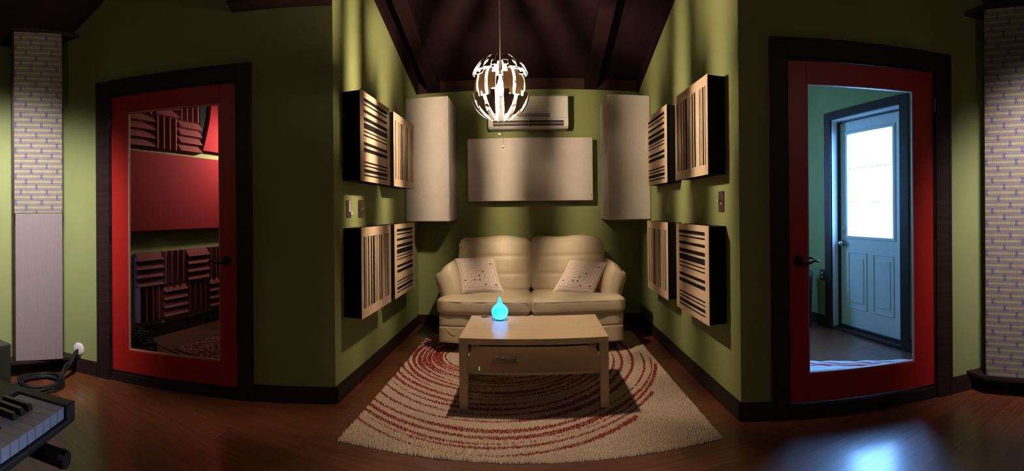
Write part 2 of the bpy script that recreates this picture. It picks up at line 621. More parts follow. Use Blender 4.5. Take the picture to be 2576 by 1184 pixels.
def clip(poly, a, b, c):   # keep a*x+b*y+c <= 0
    out = []
    for i in range(len(poly)):
        p, q = poly[i], poly[(i + 1) % len(poly)]
        fp, fq = a * p[0] + b * p[1] + c, a * q[0] + b * q[1] + c
        if fp <= 0:
            out.append(p)
        if (fp < 0) != (fq < 0) and fp != fq:
            t_ = fp / (fp - fq)
            out.append((p[0] + (q[0] - p[0]) * t_, p[1] + (q[1] - p[1]) * t_))
    return out


cb = B()
for foot in ([(-3.2, -2.65), (2.7, -2.65), (2.7, 1.50), (1.2, 2.26), (-1.28, 2.53), (-3.2, 1.62)],
             [(-1.28, 2.53), (1.2, 2.26), (1.2, 4.62), (-1.28, 4.62)]):
    for i, (a, b_, c) in enumerate(planes):
        poly = foot
        for j, (a2, b2, c2) in enumerate(planes):
            if i != j and poly:
                poly = clip(poly, a - a2, b_ - b2, c - c2)
        if len(poly) > 2:
            V = [(x, y, a * x + b_ * y + c) for x, y in poly]
            V += [(x, y, z + 0.05) for x, y, z in V]
            n = len(poly)
            cb.add(V, [tuple(reversed(range(n))), tuple(range(n, 2 * n))] + [(k, (k + 1) % n, n + (k + 1) % n, n + k) for k in range(n)])
struct(cb.obj('ceiling', beam_m), 'dark brown sloping board ceiling', 'ceiling')


def slope_box(name, x0, x1, y0, y1, d0, d1, m=beam_m):
    """a member following the alcove's roof slope, hanging d0..d1 below it"""
    z = lambda y: 2.57 + 0.34 * (4.55 - y)
    V = [(x, y, z(y) - d) for d in (d1, d0) for x, y in ((x0, y0), (x1, y0), (x1, y1), (x0, y1))]
    return mk(name, V, [(0, 3, 2, 1), (4, 5, 6, 7), (0, 1, 5, 4), (1, 2, 6, 5), (2, 3, 7, 6), (3, 0, 4, 7)], m)


struct(slope_box('trim_1', XL, XL + 0.03, 2.51, 4.55, 0, 0.10), 'dark board along the top of the alcove\'s left wall', 'trim')
struct(slope_box('trim_2', XR - 0.03, XR, 2.23, 4.55, 0, 0.10), 'dark board along the top of the alcove\'s right wall', 'trim')
struct(box('trim_3', XL, XR, DB - 0.03, DB, 2.475, 2.60, mat('reddish_board', (0.042, 0.016, 0.013), 0.7, spec=0.15, var=0.2)), 'reddish brown board along the top of the back wall', 'trim')
for k, (xa, xb) in enumerate(((-1.08, -0.96), (0.55, 0.68))):
    o = slope_box('ceiling_rafter', xa, xb, 1.2, 4.52, 0, 0.11)
    tag(o, ['dark roof rafter left of the pendant lamp', 'dark roof rafter right of the pendant lamp'][k], 'beam', None, 'structure')
bm_ = B().box(-0.655, -0.0, -0.14, 0.0, 2.535, 2.95).obj('ceiling_beam', trim_m)
bm_.matrix_world = ML
tag(bm_, 'black beam end on the wall right above the left red door', 'beam', None, 'structure')

# baseboards


def base(name, M, x0, x1, label, h=0.105, t=0.016):
    b = B().box(x0, x1, -t, 0.0, 0, h - 0.012).box(x0, x1, -t * 0.55, 0.0, h - 0.012, h)
    o = b.obj(name, trim_m)
    o.matrix_world = M
    struct(o, label, 'baseboard')


base('baseboard_left', ML, LEFT_END + 0.02, -1.70, 'dark baseboard beside the round cable plate')
base('baseboard_left', ML, -0.525, 0.0, 'dark baseboard between the left door and the alcove')
base('baseboard_right', MR, 0.0, 0.176, 'short dark baseboard between the alcove and the right door')
base('baseboard_right', MR, 1.315, RIGHT_END - 0.02, 'dark baseboard right of the right red door')
base('baseboard_alcove_left', frame((XL, 2.505), (0, 1), (-1, 0)), 0.0, DB - 2.505, 'dark baseboard under the left slotted panels')
base('baseboard_alcove_right', frame((XR, 4.55), (0, -1), (1, 0)), 0.0, 4.55 - 2.222, 'dark baseboard under the right slotted panels')
base('baseboard_back', frame((XL, DB), (1, 0), (0, 1)), 0.0, XR - XL, 'dark baseboard behind the loveseat')
base('baseboard_far_left', frame((-3.12, -2.0), (0, 1), (-1, 0)), 0, 3.6, 'dark baseboard at the left edge')
base('baseboard_far_right', frame((2.60, 1.49), (0, -1), (1, 0)), 0, 3.4, 'dark baseboard at the right edge')


def lever(parent, x, z, y, dirx, bar=0.11):
    r = thing('handle', None, None)
    r.parent = parent
    ro = B().lathe([(0, 0.014), (0.012, 0.016), (0.024, 0.012), (0.031, 0.004), (0.032, 0.0)], 24).obj('rosette', bronze, r, smooth=True)
    ro.matrix_local = Matrix.Translation((x, y, z)) @ Matrix.Rotation(PI / 2, 4, 'X')
    d = dirx
    pts = smooth_path([(x, y, z), (x, y - 0.045, z), (x + d * 0.02, y - 0.058, z - 0.006), (x + d * 0.05, y - 0.058, z - 0.008), (x + d * 0.085, y - 0.056, z + 0.004), (x + d * bar, y - 0.052, z - 0.002)], 6)
    n = len(pts)
    B().tube(pts, [0.010 if i < n * 0.4 else 0.0085 - 0.004 * (i - n * 0.4) / (n * 0.6) for i in range(n)], 10).obj('lever', bronze, r, smooth=True)
    return r


def red_door(num, M, x0, x1, z0, z1, gx0, gx1, gz0, gz1, cx0, cx1, cz, hx, hz, hdir, hinge_x, hinge_side, label):
    d = bpy.data.objects.new('door_%d' % num, None)
    COL.objects.link(d)
    d.matrix_world = M
    tag(d, label, 'door', None, 'structure')
    b = B()
    ya, yb = 0.006, 0.05
    b.box(x0, gx0, ya, yb, z0, z1).box(gx1, x1, ya, yb, z0, z1).box(gx0, gx1, ya, yb, z0, gz0).box(gx0, gx1, ya, yb, gz1, z1)
    b.obj('leaf', red_m, d, bevel=0.002)
    g_ = B()
    w_ = 0.008
    for q in ((gx0, gx0 + w_, gz0, gz1), (gx1 - w_, gx1, gz0, gz1), (gx0 + w_, gx1 - w_, gz0, gz0 + w_), (gx0 + w_, gx1 - w_, gz1 - w_, gz1)):
        g_.box(q[0], q[1], ya + 0.006, ya + 0.03, q[2], q[3])
    g_.obj('glazing_bead', mat('glazing_bead_%d' % num, (0.45, 0.2, 0.17), 0.5), d)
    mk('glass', [(gx0, 0.028, gz0), (gx1, 0.028, gz0), (gx1, 0.028, gz1), (gx0, 0.028, gz1)], [(0, 1, 2, 3)], glass_m, d)
    c = B()
    iw = 0.004
    ci0, ci1 = x0 - iw, x1 + iw
    y0c = -0.02
    c.box(cx0, ci0 - 0.008, y0c, 0, 0, cz)
    c.box(ci1 + 0.008, cx1, y0c, 0, 0, cz)
    c.box(ci0 - 0.008, ci1 + 0.008, y0c, 0, z1 + 0.012, cz)
    for q in (cx0, cx1 - 0.016):
        c.box(q, q + 0.016, y0c - 0.006, y0c, 0, cz)
    c.box(cx0 + 0.016, cx1 - 0.016, y0c - 0.006, y0c, cz - 0.016, cz)
    c.obj('door_casing', trim_m, d, bevel=0.002)
    j = B()
    j.box(ci0 - 0.024, ci0, 0, 0.13, 0, z1 + 0.02).box(ci1, ci1 + 0.024, 0, 0.13, 0, z1 + 0.02).box(ci0, ci1, 0, 0.13, z1 + 0.004, z1 + 0.028)
    j.box(ci0, ci0 + 0.012, 0.055, 0.075, 0.0, z1).box(ci1 - 0.012, ci1, 0.055, 0.075, 0.0, z1)
    j.obj('door_jamb', trim_m, d)
    B().box(ci0, ci1, -0.012, 0.12, 0, z0 - 0.012).obj('threshold', trim_m, d, bevel=0.003)
    lever(d, hx, hz, ya, hdir)
    # the other side's lever, seen through the glass
    bk = lever(d, 0, 0, 0, 1)
    bk.matrix_local = Matrix.Translation((hx, yb, hz)) @ Matrix.Rotation(PI, 4, 'Z') @ Matrix.Scale(-1 if hdir > 0 else 1, 4, (1, 0, 0)) if False else Matrix.Translation((hx, yb, hz)) @ Matrix.Rotation(PI, 4, 'Z')
    if hdir > 0:
        for ch in bk.children:
            if ch.name.startswith('lever'):
                for vv_ in ch.data.vertices:
                    vv_.co.x = -vv_.co.x
    for zz in (z0 + 0.22, (z0 + z1) / 2, z1 - 0.2):
        hb = B()
        hb.tube([(hinge_x, -0.006, zz - 0.045), (hinge_x, -0.006, zz + 0.045)], 0.006, 10)
        hb.box(hinge_x - 0.002, hinge_x + hinge_side * 0.02, 0.0, 0.004, zz - 0.045, zz + 0.045)
        hb.obj('hinge', bronze, d)
    return d


red_door(1, ML, -1.572, -0.638, 0.072, 2.072, -1.437, -0.752, 0.232, 1.948, -1.690, -0.526, 2.19, -0.706, 0.90, -1, -1.580, -1, 'red glazed door on the left opening to the booth')
red_door(2, MR, 0.284, 1.197, 0.082, 2.066, 0.394, 1.064, 0.246, 1.940, 0.176, 1.316, 2.19, 0.341, 0.908, 1, 1.206, 1, 'red glazed door on the right opening to the hall')

# ------------------------------------------------------------------ slotted acoustic panels
SLOTS = [(.068, .107), (.131, .150), (.198, .232), (.280, .323), (.345, .410), (.434, .450), (.478, .495), (.561, .597), (.626, .670), (.775, .795), (.818, .835), (.861, .900), (.922, .941)]
PS = 0.6


def slotted(depth, label, cat='acoustic panel'):
    """local: face looks to -y, wall at y=depth; x 0..0.6, z 0..0.6; slots horizontal"""
    t_ = thing('slotted_acoustic_panel', label, cat, group='barcode slotted panels on the alcove side walls')
    box('panel_body', 0.004, PS - 0.004, 0.0035, depth, 0.004, PS - 0.004, black_m, t_, bevel=0.003)
    b = B()
    mg = 0.062
    zs = [0.0]
    for a, c in SLOTS:
        zs += [PS * (1 - c), PS * (1 - a)]
    spans = sorted([(PS * (1 - c), PS * (1 - a)) for a, c in SLOTS])
    b.box(0, mg, 0, 0.003, 0, PS).box(PS - mg, PS, 0, 0.003, 0, PS)
    z = 0.0
    for lo, hi in spans:
        b.box(mg, PS - mg, 0, 0.003, z, lo)
        z = hi
    b.box(mg, PS - mg, 0, 0.003, z, PS)
    b.obj('slotted_face', slot_face, t_)
    return t_


def rot_face(vert):
    """turn the panel a quarter so that slots stand upright, first slots on the left"""
    return Matrix.Translation((0.0, 0, PS)) @ Matrix.Rotation(PI / 2, 4, 'Y') if vert else Matrix.Identity(4)


def place_panel(proto, M, vert, label, first):
    o = proto if first else dup(proto)
    o['label'] = label
    # local turn: vertical version maps panel top -> viewer's left
    R = Matrix(((0, 0, -1, PS), (0, 1, 0, 0), (1, 0, 0, 0), (0, 0, 0, 1))) if vert else Matrix.Identity(4)
    o.matrix_world = M @ R
    return o


FL = lambda y, z: Matrix(((0, -1, 0, -1.090), (1, 0, 0, y), (0, 0, 1, z), (0, 0, 0, 1)))       # faces +x
FR = lambda y, z: Matrix(((0, 1, 0, 1.022), (-1, 0, 0, y + PS), (0, 0, 1, z), (0, 0, 0, 1)))    # faces -x
protoL = slotted(0.132, '')
protoR = slotted(0.118, '')
zt, zb = 1.420, 0.512
place_panel(protoL, FL(2.637, zt), False, 'upper slotted panel with level slots, left wall, nearest the left door', True)
place_panel(protoL, FL(3.335, zt), True, 'upper slotted panel with upright slots, left wall, beside the white corner box', False)
place_panel(protoL, FL(2.637, zb), True, 'lower slotted panel with upright slots on the left wall under the switches', False)
place_panel(protoL, FL(3.335, zb), False, 'lower slotted panel with level slots on the left wall beside the loveseat', False)
place_panel(protoR, FR(2.397, zt), True, 'upper slotted panel with upright slots, right wall, nearest the right door', True)
place_panel(protoR, FR(3.200, zt), False, 'upper slotted panel with level slots, right wall, beside the white corner box', False)
place_panel(protoR, FR(2.397, zb), False, 'lower slotted panel with level slots on the right wall under the switch', False)
place_panel(protoR, FR(3.200, zb), True, 'lower slotted panel with upright slots on the right wall beside the loveseat', False)

# corner bass traps, centre panel
o = box('corner_bass_trap', XL + 0.001, -0.787, 4.085, DB - 0.001, 1.115, 2.315, white_fab, bevel=0.012, seg=3)
tag(o, 'tall off-white fabric box in the alcove\'s back left corner', 'bass trap', 'off-white corner boxes')
o = box('corner_bass_trap', 0.717, XR - 0.001, 4.085, DB - 0.001, 1.115, 2.315, white_fab, bevel=0.012, seg=3)
tag(o, 'tall off-white fabric box in the alcove\'s back right corner', 'bass trap', 'off-white corner boxes')
cp = thing('wall_acoustic_panel', 'wide off-white fabric panel on the back wall above the loveseat', 'acoustic panel', (-0.655, 4.42, 1.31))
box('fabric_face', 0, 1.275, 0, 0.06, 0, 0.64, white_fab, cp, bevel=0.006)
box('hanging_bracket', 0.25, 1.02, 0.06, 0.129, 0.30, 0.36, trim_m, cp)
tag(box('maker_tag', 1.256, 1.263, -0.002, 0.001, 0.045, 0.058, matte_black, cp), 'tiny dark tag')

# ------------------------------------------------------------------ air conditioner
ac = thing('air_conditioner', 'white wall-mounted split air conditioner high on the back wall', 'air conditioner', (-0.434, 4.35, 2.035))
prof = [(0.0, 0.045), (0.018, 0.012), (0.07, -0.0), (0.30, 0.0), (0.325, 0.012), (0.335, 0.05), (0.335, 0.199), (0.0, 0.199)]
V, Fc = [], []
for xx in (0.0, 0.804):
    V += [(xx, y, z) for z, y in prof]
n = len(prof)
Fc = [tuple(range(n)), tuple(reversed(range(n, 2 * n)))] + [((i + 1) % n, i, n + i, n + (i + 1) % n) for i in range(n)]
mk('body', V, Fc, white_pl, ac, bevel=0.006)
box('front_panel', 0.006, 0.798, -0.012, 0.0, 0.095, 0.322, white_pl, ac, bevel=0.004)
box('air_outlet', 0.05, 0.755, -0.004, 0.02, 0.022, 0.074, mat('outlet_dark', (0.02, 0.017, 0.016), 0.6), ac)
box('louvre', 0.055, 0.75, -0.014, -0.006, 0.040, 0.052, grey_pl, ac, bevel=0.002)
box('louvre', 0.40, 0.408, -0.016, -0.003, 0.024, 0.072, grey_pl, ac)
box('display_strip', 0.19, 0.62, -0.016, -0.012, 0.105, 0.14, grey_pl, ac, bevel=0.001)
box('intake_line', 0.01, 0.794, -0.013, -0.010, 0.312, 0.317, brown_pl, ac)

# ------------------------------------------------------------------ pendant lamp
LX, LY, LZ = -0.205, 2.90, 2.03
pend = thing('pendant_lamp', 'round pendant lamp of open curved blades glowing over the coffee table', 'pendant lamp', (LX, LY, LZ))
zc = 2.57 + 0.34 * (4.55 - LY) - LZ


def blade(cols, R, cz, sq=1.0, th=0.0022):
    """one curved blade: cols = list of (az0, az1, lat0, lat1) in degrees, side by side, with a real thickness"""
    b = B()
    mo = cols[0][1]          # the blade's own meridian
    for az0, az1, l0, l1 in cols:
        na, nl = 4, max(4, int(abs(l1 - l0) / 5))
        grid = []
        for s_, rr in ((0, R), (1, R - th)):
            for j in range(nl + 1):
                la = math.radians(l0 + (l1 - l0) * j / nl)
                for i in range(na + 1):
                    az_ = az0 + (az1 - az0) * i / na
                    tp = 1.0 - (0.85 if la < 0 else 0.3) * max(0.0, (abs(math.degrees(la)) - 22) / 46) ** 1.2
                    az = math.radians(mo + (az_ - mo) * tp)
                    grid.append((rr * math.cos(la) * math.cos(az), rr * math.cos(la) * math.sin(az), rr * sq * math.sin(la) + cz))
        k = (nl + 1) * (na + 1)
        q = lambda s_, j, i: s_ * k + j * (na + 1) + i
        Fo = [(q(0, j, i), q(0, j, i + 1), q(0, j + 1, i + 1), q(0, j + 1, i)) for j in range(nl) for i in range(na)]
        Fi = [(q(1, j, i), q(1, j + 1, i), q(1, j + 1, i + 1), q(1, j, i + 1)) for j in range(nl) for i in range(na)]
        Fe = []
        for i in range(na):
            Fe.append((q(0, 0, i), q(1, 0, i), q(1, 0, i + 1), q(0, 0, i + 1)))
            Fe.append((q(0, nl, i), q(0, nl, i + 1), q(1, nl, i + 1), q(1, nl, i)))
        for j in range(nl):
            Fe.append((q(0, j, 0), q(0, j + 1, 0), q(1, j + 1, 0), q(1, j, 0)))
            Fe.append((q(0, j, na), q(1, j, na), q(1, j + 1, na), q(0, j + 1, na)))
        b.add(grid, Fo, 0)
        b.M[-len(Fo):] = [0] * len(Fo)
        k0 = len(b.V) - len(grid)
        b.F += [tuple(x + k0 for x in f) for f in Fi + Fe]
        b.M += [1] * (len(Fi) + len(Fe))
    return b


gaps = sorted([184, 149.5, 12, 342, 40, 66, 93, 121, 213, 242, 272, 306, ])
for i, a in enumerate(gaps):
    b_ = gaps[(i + 1) % len(gaps)] + (360 if i == len(gaps) - 1 else 0)
    ga, gb = a + (8 if a == 272 else 3.6), b_ - (8 if b_ == 272 else 3.6)
    mid = (ga + gb) / 2
    hi = i % 2
    # outer upper and lower blades with stepped edges
    blade([(ga, mid, 20 + 14 * hi, 68 if hi else 56), (mid, gb, 34 - 14 * hi, 58 if hi else 70)], 0.198, 0.025).obj('upper_blade', [silver_out, blade_in], pend, smooth=False)
    blade([(ga, mid, -64, -17 + 9 * hi), (mid, gb, -56, -8 - 9 * hi)], 0.198, -0.028).obj('lower_blade', [silver_out, blade_in], pend, smooth=False)
    # middle blades, a little further in
    blade([(ga, mid, -24 + 8 * hi, 33 - 11 * hi), (mid, gb, -14 - 10 * hi, 21 + 12 * hi)], 0.172, 0.0).obj('middle_blade', [mid_out, mid_in], pend, smooth=False)
    # struts that carry the blades
    am = math.radians(mid)
    ca, sa = math.cos(am), math.sin(am)
    pts = smooth_path([(0.03 * ca, 0.03 * sa, 0.10), (0.09 * ca, 0.09 * sa, 0.13), (0.15 * ca, 0.15 * sa, 0.11), (0.173 * ca, 0.173 * sa, 0.115)], 4)
    B().tube(pts, 0.0022, 6).obj('strut', cord_m, pend)
    pts = smooth_path([(0.03 * ca, 0.03 * sa, -0.10), (0.08 * ca, 0.08 * sa, -0.135), (0.12 * ca, 0.12 * sa, -0.12), (0.15 * ca, 0.15 * sa, -0.135)], 4)
    B().tube(pts, 0.0022, 6).obj('strut', cord_m, pend)
B().tube([(0, 0, 0.075), (0, 0, zc)], 0.0032, 8).obj('cord', cord_m, pend)
B().lathe([(0, 0.12), (0.006, 0.115), (0.010, 0.09), (0.010, 0.055), (0, 0.052)], 16).obj('lamp_holder', cord_m, pend, smooth=True)
B().lathe([(0, -0.050), (0.012, -0.046), (0.021, -0.028), (0.023, 0.0), (0.020, 0.024), (0.013, 0.045), (0.012, 0.053), (0, 0.053)], 14).obj('bulb', bulb_m, pend, smooth=True)
B().lathe([(0, zc), (0.05, zc), (0.048, zc - 0.02), (0.012, zc - 0.035), (0, zc - 0.036)][::-1], 20).obj('ceiling_cup', cord_m, pend, smooth=True)
for dx, zl in ((-0.010, -0.305), (0.014, -0.385)):
    B().tube([(dx * 3, -0.02, -0.10), (dx * 1.1, -0.01, -0.2), (dx, 0, zl)], 0.0014, 6).lathe([(0, zl - 0.016), (0.005, zl - 0.014), (0.0075, zl - 0.006), (0.005, zl + 0.002), (0, zl + 0.004)], 10, (dx, 0, 0)).obj('pull_cord', cord_m, pend)

# ------------------------------------------------------------------ loveseat
X0, X1, YF = -0.812, 0.775, 3.60
sofa = thing('loveseat', 'cream leather two-seat loveseat with tufted back against the green wall', 'sofa', (0, 0, 0))
XM = -0.018
soft_box('base_rail', (X0 + 0.012, YF + 0.02, 0.238), (X1 - 0.012, 4.46, 0.345), 0.02, sofa_m, sofa, n=14)
soft_box('base_skirt', (X0 + 0.012, YF + 0.018, 0.098), (X1 - 0.012, 4.46, 0.243), 0.018, sofa_m, sofa, n=14)
for xx, yy in ((X0 + 0.06, YF + 0.10), (X1 - 0.14, YF + 0.10), (X0 + 0.06, 4.33), (X1 - 0.14, 4.33)):
    box('foot', xx, xx + 0.08, yy, yy + 0.07, 0.022, 0.105, trim_m, sofa, bevel=0.004)


def seat(x0, x1, outer):
    def fn(x, y, z, u, v_, w_):
        # T shape: the cushion's front runs out in front of the arm
        k = 1.0 / (1.0 + math.exp((y - 3.745) / 0.012))
        if outer < 0:
            t_ = max(0, min(1, (x1 - x) / (x1 - x0)))
            x = x - 0.19 * k * t_ ** 1.2
        else:
            t_ = max(0, min(1, (x - x0) / (x1 - x0)))
            x = x + 0.17 * k * t_ ** 1.2
        z += 0.014 * math.exp(-((y - 3.82) / 0.12) ** 2) * (w_ > 0) * (1 - u * u) - 0.012 * (y - 3.8) * (w_ > 0)
        if w_ > 0:
            z += 0.0035 * math.sin(x * 23 + y * 9) * math.sin(y * 17 + x * 5)
        # creases of the front face
        y += 0.004 * math.sin(x * 31 + z * 20) * (v_ < -0.99)
        return (x, y, z)
    c = soft_box('seat_cushion', (x0, YF, 0.338), (x1, 4.14, 0.482), 0.045, sofa_m, sofa, puff=0.016, n=26, fn=fn)
    xa, xb = (x0 - 0.165, x1 - 0.02) if outer < 0 else (x0 + 0.02, x1 + 0.145)
    pts = [(xa + (xb - xa) * i / 20, YF - 0.0005 - 0.0085 * (1 - (i / 10 - 1) ** 2), 0.453 + 0.004 * math.sin(PI * i / 20)) for i in range(21)]
    B().tube(pts, 0.0032, 6).obj('piping', sofa_m, c)
    return c


seat(X0 + 0.19, XM - 0.003, -1)
seat(XM + 0.003, X1 - 0.17, 1)


def arm(side):
    x_in, x_out = ((-0.628, -0.815) if side < 0 else (0.600, 0.778))
    lo, hi = min(x_in, x_out), max(x_in, x_out)

    def fn(x, y, z, u, v_, w_):
        s_ = (u + 1) / 2 if side > 0 else (1 - u) / 2        # 0 at the inner side, 1 outer
        if w_ > -0.2:
            z -= 0.065 * s_ ** 1.3 * max(0, w_ + 0.2)
        flare = 0.045 * math.exp(-((z - 0.62) / 0.10) ** 2) * s_ ** 2
        x += flare * (1 if side > 0 else -1)
        x += 0.03 * (1 if side < 0 else -1) * math.exp(-((z - 0.72) / 0.07) ** 2) * (1 - s_) * -0.6
        y += 0.02 * max(0, (z - 0.45)) * 1.2
        x += (-1 if side < 0 else 1) * 0.055 * max(0, min(1, (z - 0.50) / 0.24)) * (1 - s_)
        z -= 0.02 * (y - 3.75)
        return (x, y, z)
    return soft_box('armrest', (lo, 3.735, 0.345), (hi, 4.44, 0.768), 0.075, sofa_m, sofa, puff=0.012, n=20, fn=fn)


arm(-1)
arm(1)
box('back_frame', -0.70, 0.665, 4.33, 4.47, 0.30, 0.86, sofa_m, sofa, bevel=0.03, seg=4)


def backc(x0, x1, side):
    seams_z = (0.625, 0.785)
    seams_x = (x0 + (x1 - x0) * 0.36, x0 + (x1 - x0) * 0.70)

    def fn(x, y, z, u, v_, w_):
        t_ = (z - 0.45) / 0.5
        y += 0.10 * t_                                        # lean back
        if v_ < 0:
            gsum = 0
            for sz in seams_z:
                gsum += 0.010 * math.exp(-((z - sz) / 0.012) ** 2)
            for sx in seams_x:
                gsum += 0.010 * math.exp(-((x - sx) / 0.009) ** 2)
            y += gsum * max(0, 1 - u ** 8)
            y += 0.004 * math.sin(x * 19 + z * 7) * math.sin(z * 23)
        if w_ > 0.9:
            z += 0.008 * math.sin(x * 14 + side)
        x += (0.02 * (1 - abs(t_ - 0.35))) * (-1 if side < 0 else 1) * (1 if (u * side) > 0.5 else 0) * 0.6
        return (x, y, z)
    return soft_box('back_cushion', (x0, 4.045, 0.455), (x1, 4.29, 0.945), 0.055, sofa_m, sofa, puff=0.02, n=40, fn=fn)


backc(-0.695, XM - 0.003, -1)
backc(XM + 0.003, 0.668, 1)
for xa in (-0.70, 0.672):      # gathered corner pleats
    B().tube(smooth_path([(xa + (0.012 if xa < 0 else -0.012), 4.17, 0.90), (xa, 4.16, 0.885), (xa + (0.01 if xa < 0 else -0.01), 4.15, 0.86)], 4), 0.012, 8).obj('corner_pleat', sofa_m, sofa, smooth=True)
B().tube(smooth_path([(-0.72, YF + 0.016, 0.215), (-0.69, YF + 0.008, 0.20), (-0.66, YF + 0.010, 0.185), (-0.64, YF + 0.008, 0.215)], 5), 0.0018, 6).obj('loose_thread', cord_m, sofa)


def cushion(label, M, sz, seed, skew=0.0, red=(0, 72)):
    c = thing('throw_pillow', label, 'pillow', group='maze-print throw pillows on the loveseat', M=M)
    n = 36
    rnd_ = random.Random(seed)
    V, Fc, mi, UV = [], [], [], []
    for side in (0, 1):
        for j in range(n + 1):
            for i in range(n + 1):
                u, v_ = i / n * 2 - 1, j / n * 2 - 1
                pin = 1 - 0.055 * (1 - u ** 2) * abs(v_) ** 6 - 0
                pin2 = 1 - 0.055 * (1 - v_ ** 2) * abs(u) ** 6
                th = 0.062 * ((1 - u ** 4) * (1 - v_ ** 4)) ** 0.5
                th *= 1 + 0.10 * math.sin(u * 4 + seed) * math.sin(v_ * 3.3 + seed) + 0.05 * math.sin(7 * u * v_ + seed)
                V.append((u * sz / 2 * pin2 + skew * v_ * sz / 2, (-1 if side == 0 else 1) * th, v_ * sz / 2 * pin))
    k = (n + 1) ** 2
    for side in (0, 1):
        for j in range(n):
            for i in range(n):
                a = side * k + j * (n + 1) + i
                f = (a, a + 1, a + n + 2, a + n + 1)
                Fc.append(f if side == 0 else tuple(reversed(f)))
                mi.append(side)
                UV.append([(x % (n + 1) / n, (x - side * k) // (n + 1) / n) for x in Fc[-1]])
    for side in (0, 1):
        fs = [f for f, m_ in zip(Fc, mi) if m_ == side]
        us = [u for u, m_ in zip(UV, mi) if m_ == side]
        off = side * k
        o = mk('front_cover' if side == 0 else 'back_cover', V[off:off + k], [tuple(x - off for x in f) for f in fs], maze if side == 0 else mat('orange_red_cotton_%d' % seed, (0.55, 0.05, 0.015), 0.9), c, smooth=True)
        if side == 0:
            lay = o.data.uv_layers.new(name='uv')
            q = 0
            for us_ in us:
                for uv in us_:
                    lay.data[q].uv = uv
                    q += 1
    ed = []
    for k_ in range(n + 1):
        ed.append(V[k + k_])
    for k_ in range(1, n + 1):
        ed.append(V[k + k_ * (n + 1) + n])
    ed = ed[red[0]:red[1] + 1]
    B().tube([(p[0] * 1.004, 0.003, p[2] * 1.012) for p in ed], 0.0055, 6).obj('seam_piping', MATS['orange_red_cotton_%d' % seed], c, smooth=True)
    return c


RX, RY, RZ = (lambda d: Matrix.Rotation(math.radians(d), 4, 'X')), (lambda d: Matrix.Rotation(math.radians(d), 4, 'Y')), (lambda d: Matrix.Rotation(math.radians(d), 4, 'Z'))
cushion('maze-print throw pillow leaning on the loveseat\'s left arm', Matrix.Translation((-0.487, 3.895, 0.634)) @ RZ(0) @ RX(-42) @ RY(-1), 0.378, 3, -0.26, (12, 27))
cushion('maze-print throw pillow slumped by the loveseat\'s right arm', Matrix.Translation((0.428, 3.87, 0.612)) @ RZ(-3) @ RX(-44) @ RY(6), 0.362, 5, 0.36, (18, 62))

# ------------------------------------------------------------------ rug (tufted pile, one mesh)
RX0, RX1, RY0, RY1 = -1.012, 0.962, 2.095, 4.22
rng = np.random.default_rng(5)
st = 0.0078
gx, gy = np.meshgrid(np.arange(RX0 + 0.004, RX1, st), np.arange(RY0 + 0.004, RY1, st))
gx = gx.ravel() + rng.uniform(-0.003, 0.003, gx.size)
gy = gy.ravel() + rng.uniform(-0.003, 0.003, gy.size)
ccx, ccy = -0.29, 3.60
lo_, hi_ = np.full(gx.shape, -0.45), np.full(gx.shape, 3.0)
for _ in range(24):
    mid_ = (lo_ + hi_) / 2
    val = ((gx - ccx) / (0.44 + 0.75 * mid_).clip(0.02)) ** 2 + ((gy - ccy) / (0.35 + 0.90 * mid_).clip(0.02)) ** 2
    lo_ = np.where(val > 1, mid_, lo_)
    hi_ = np.where(val > 1, hi_, mid_)
sv = (lo_ + hi_) / 2
phi = np.degrees(np.arctan2((gy - ccy) / (0.35 + 0.9 * sv), (gx - ccx) / (0.44 + 0.75 * sv)))
red = np.zeros(gx.shape, bool)
stripes = [0.0, 0.05, 0.095, 0.14, 0.185, 0.235, 0.29, 0.35, 0.415, 0.475, 0.54, 0.605, 0.675, 0.755, 0.86, 0.975, 1.05, 1.11, 1.17, 1.235]
for i, s0 in enumerate(stripes):
    w0 = rng.uniform(0.010, 0.0155) if s0 < 0.9 else rng.uniform(0.0125, 0.017)
    p1, p2, p3 = rng.uniform(0, 6, 3)
    a_ = np.radians(phi)
    wd = w0 * (1 + 0.55 * np.sin(2 * a_ + p1) + 0.35 * np.sin(5 * a_ + p2))
    cen = s0 + 0.008 * np.sin(2 * a_ + p3) + 0.004 * np.sin(7 * a_ + p1)
    okp = np.ones(gx.shape, bool)
    if s0 > 1.2:
        okp = (phi > -135) & (phi < -50)
    elif s0 > 1.15:
        okp = (phi > -150) & (phi < -36)
    elif s0 > 1.1:
        okp = (phi > -175) & (phi < -14)
    elif s0 > 1.0:
        okp = (phi < -8) | (phi > 120)
    elif s0 > 0.9:
        okp = (phi < -2) | (phi > 120)
    red |= (np.abs(sv - cen) < np.abs(wd) + rng.normal(0, 0.0012, gx.size)) & okp
nT = gx.size
hgt = rng.uniform(0.013, 0.020, nT)
rad = rng.uniform(0.0052, 0.0075, nT)
lean = rng.normal(0, 0.0022, (nT, 2))
a0 = rng.uniform(0, 2 * PI, nT)
Vt = np.zeros((nT, 4, 3), np.float32)
for k in range(3):
    Vt[:, k, 0] = gx + rad * np.cos(a0 + k * 2 * PI / 3)
    Vt[:, k, 1] = gy + rad * np.sin(a0 + k * 2 * PI / 3)
    Vt[:, k, 2] = 0.001
Vt[:, 3, 0] = gx + lean[:, 0]
Vt[:, 3, 1] = gy + lean[:, 1]
Vt[:, 3, 2] = hgt
idx = np.arange(nT)[:, None] * 4
tri = np.stack([idx + np.array([0, 1, 3]), idx + np.array([1, 2, 3]), idx + np.array([2, 0, 3])], 1).reshape(-1, 3)
ei = 0.006
base_v = np.array([(a, b, c) for c in (0.0005, 0.008) for a, b in ((RX0 + ei, RY0 + ei), (RX1 - ei, RY0 + ei), (RX1 - ei, RY1 - ei), (RX0 + ei, RY1 - ei))], np.float32)
nb = nT * 4
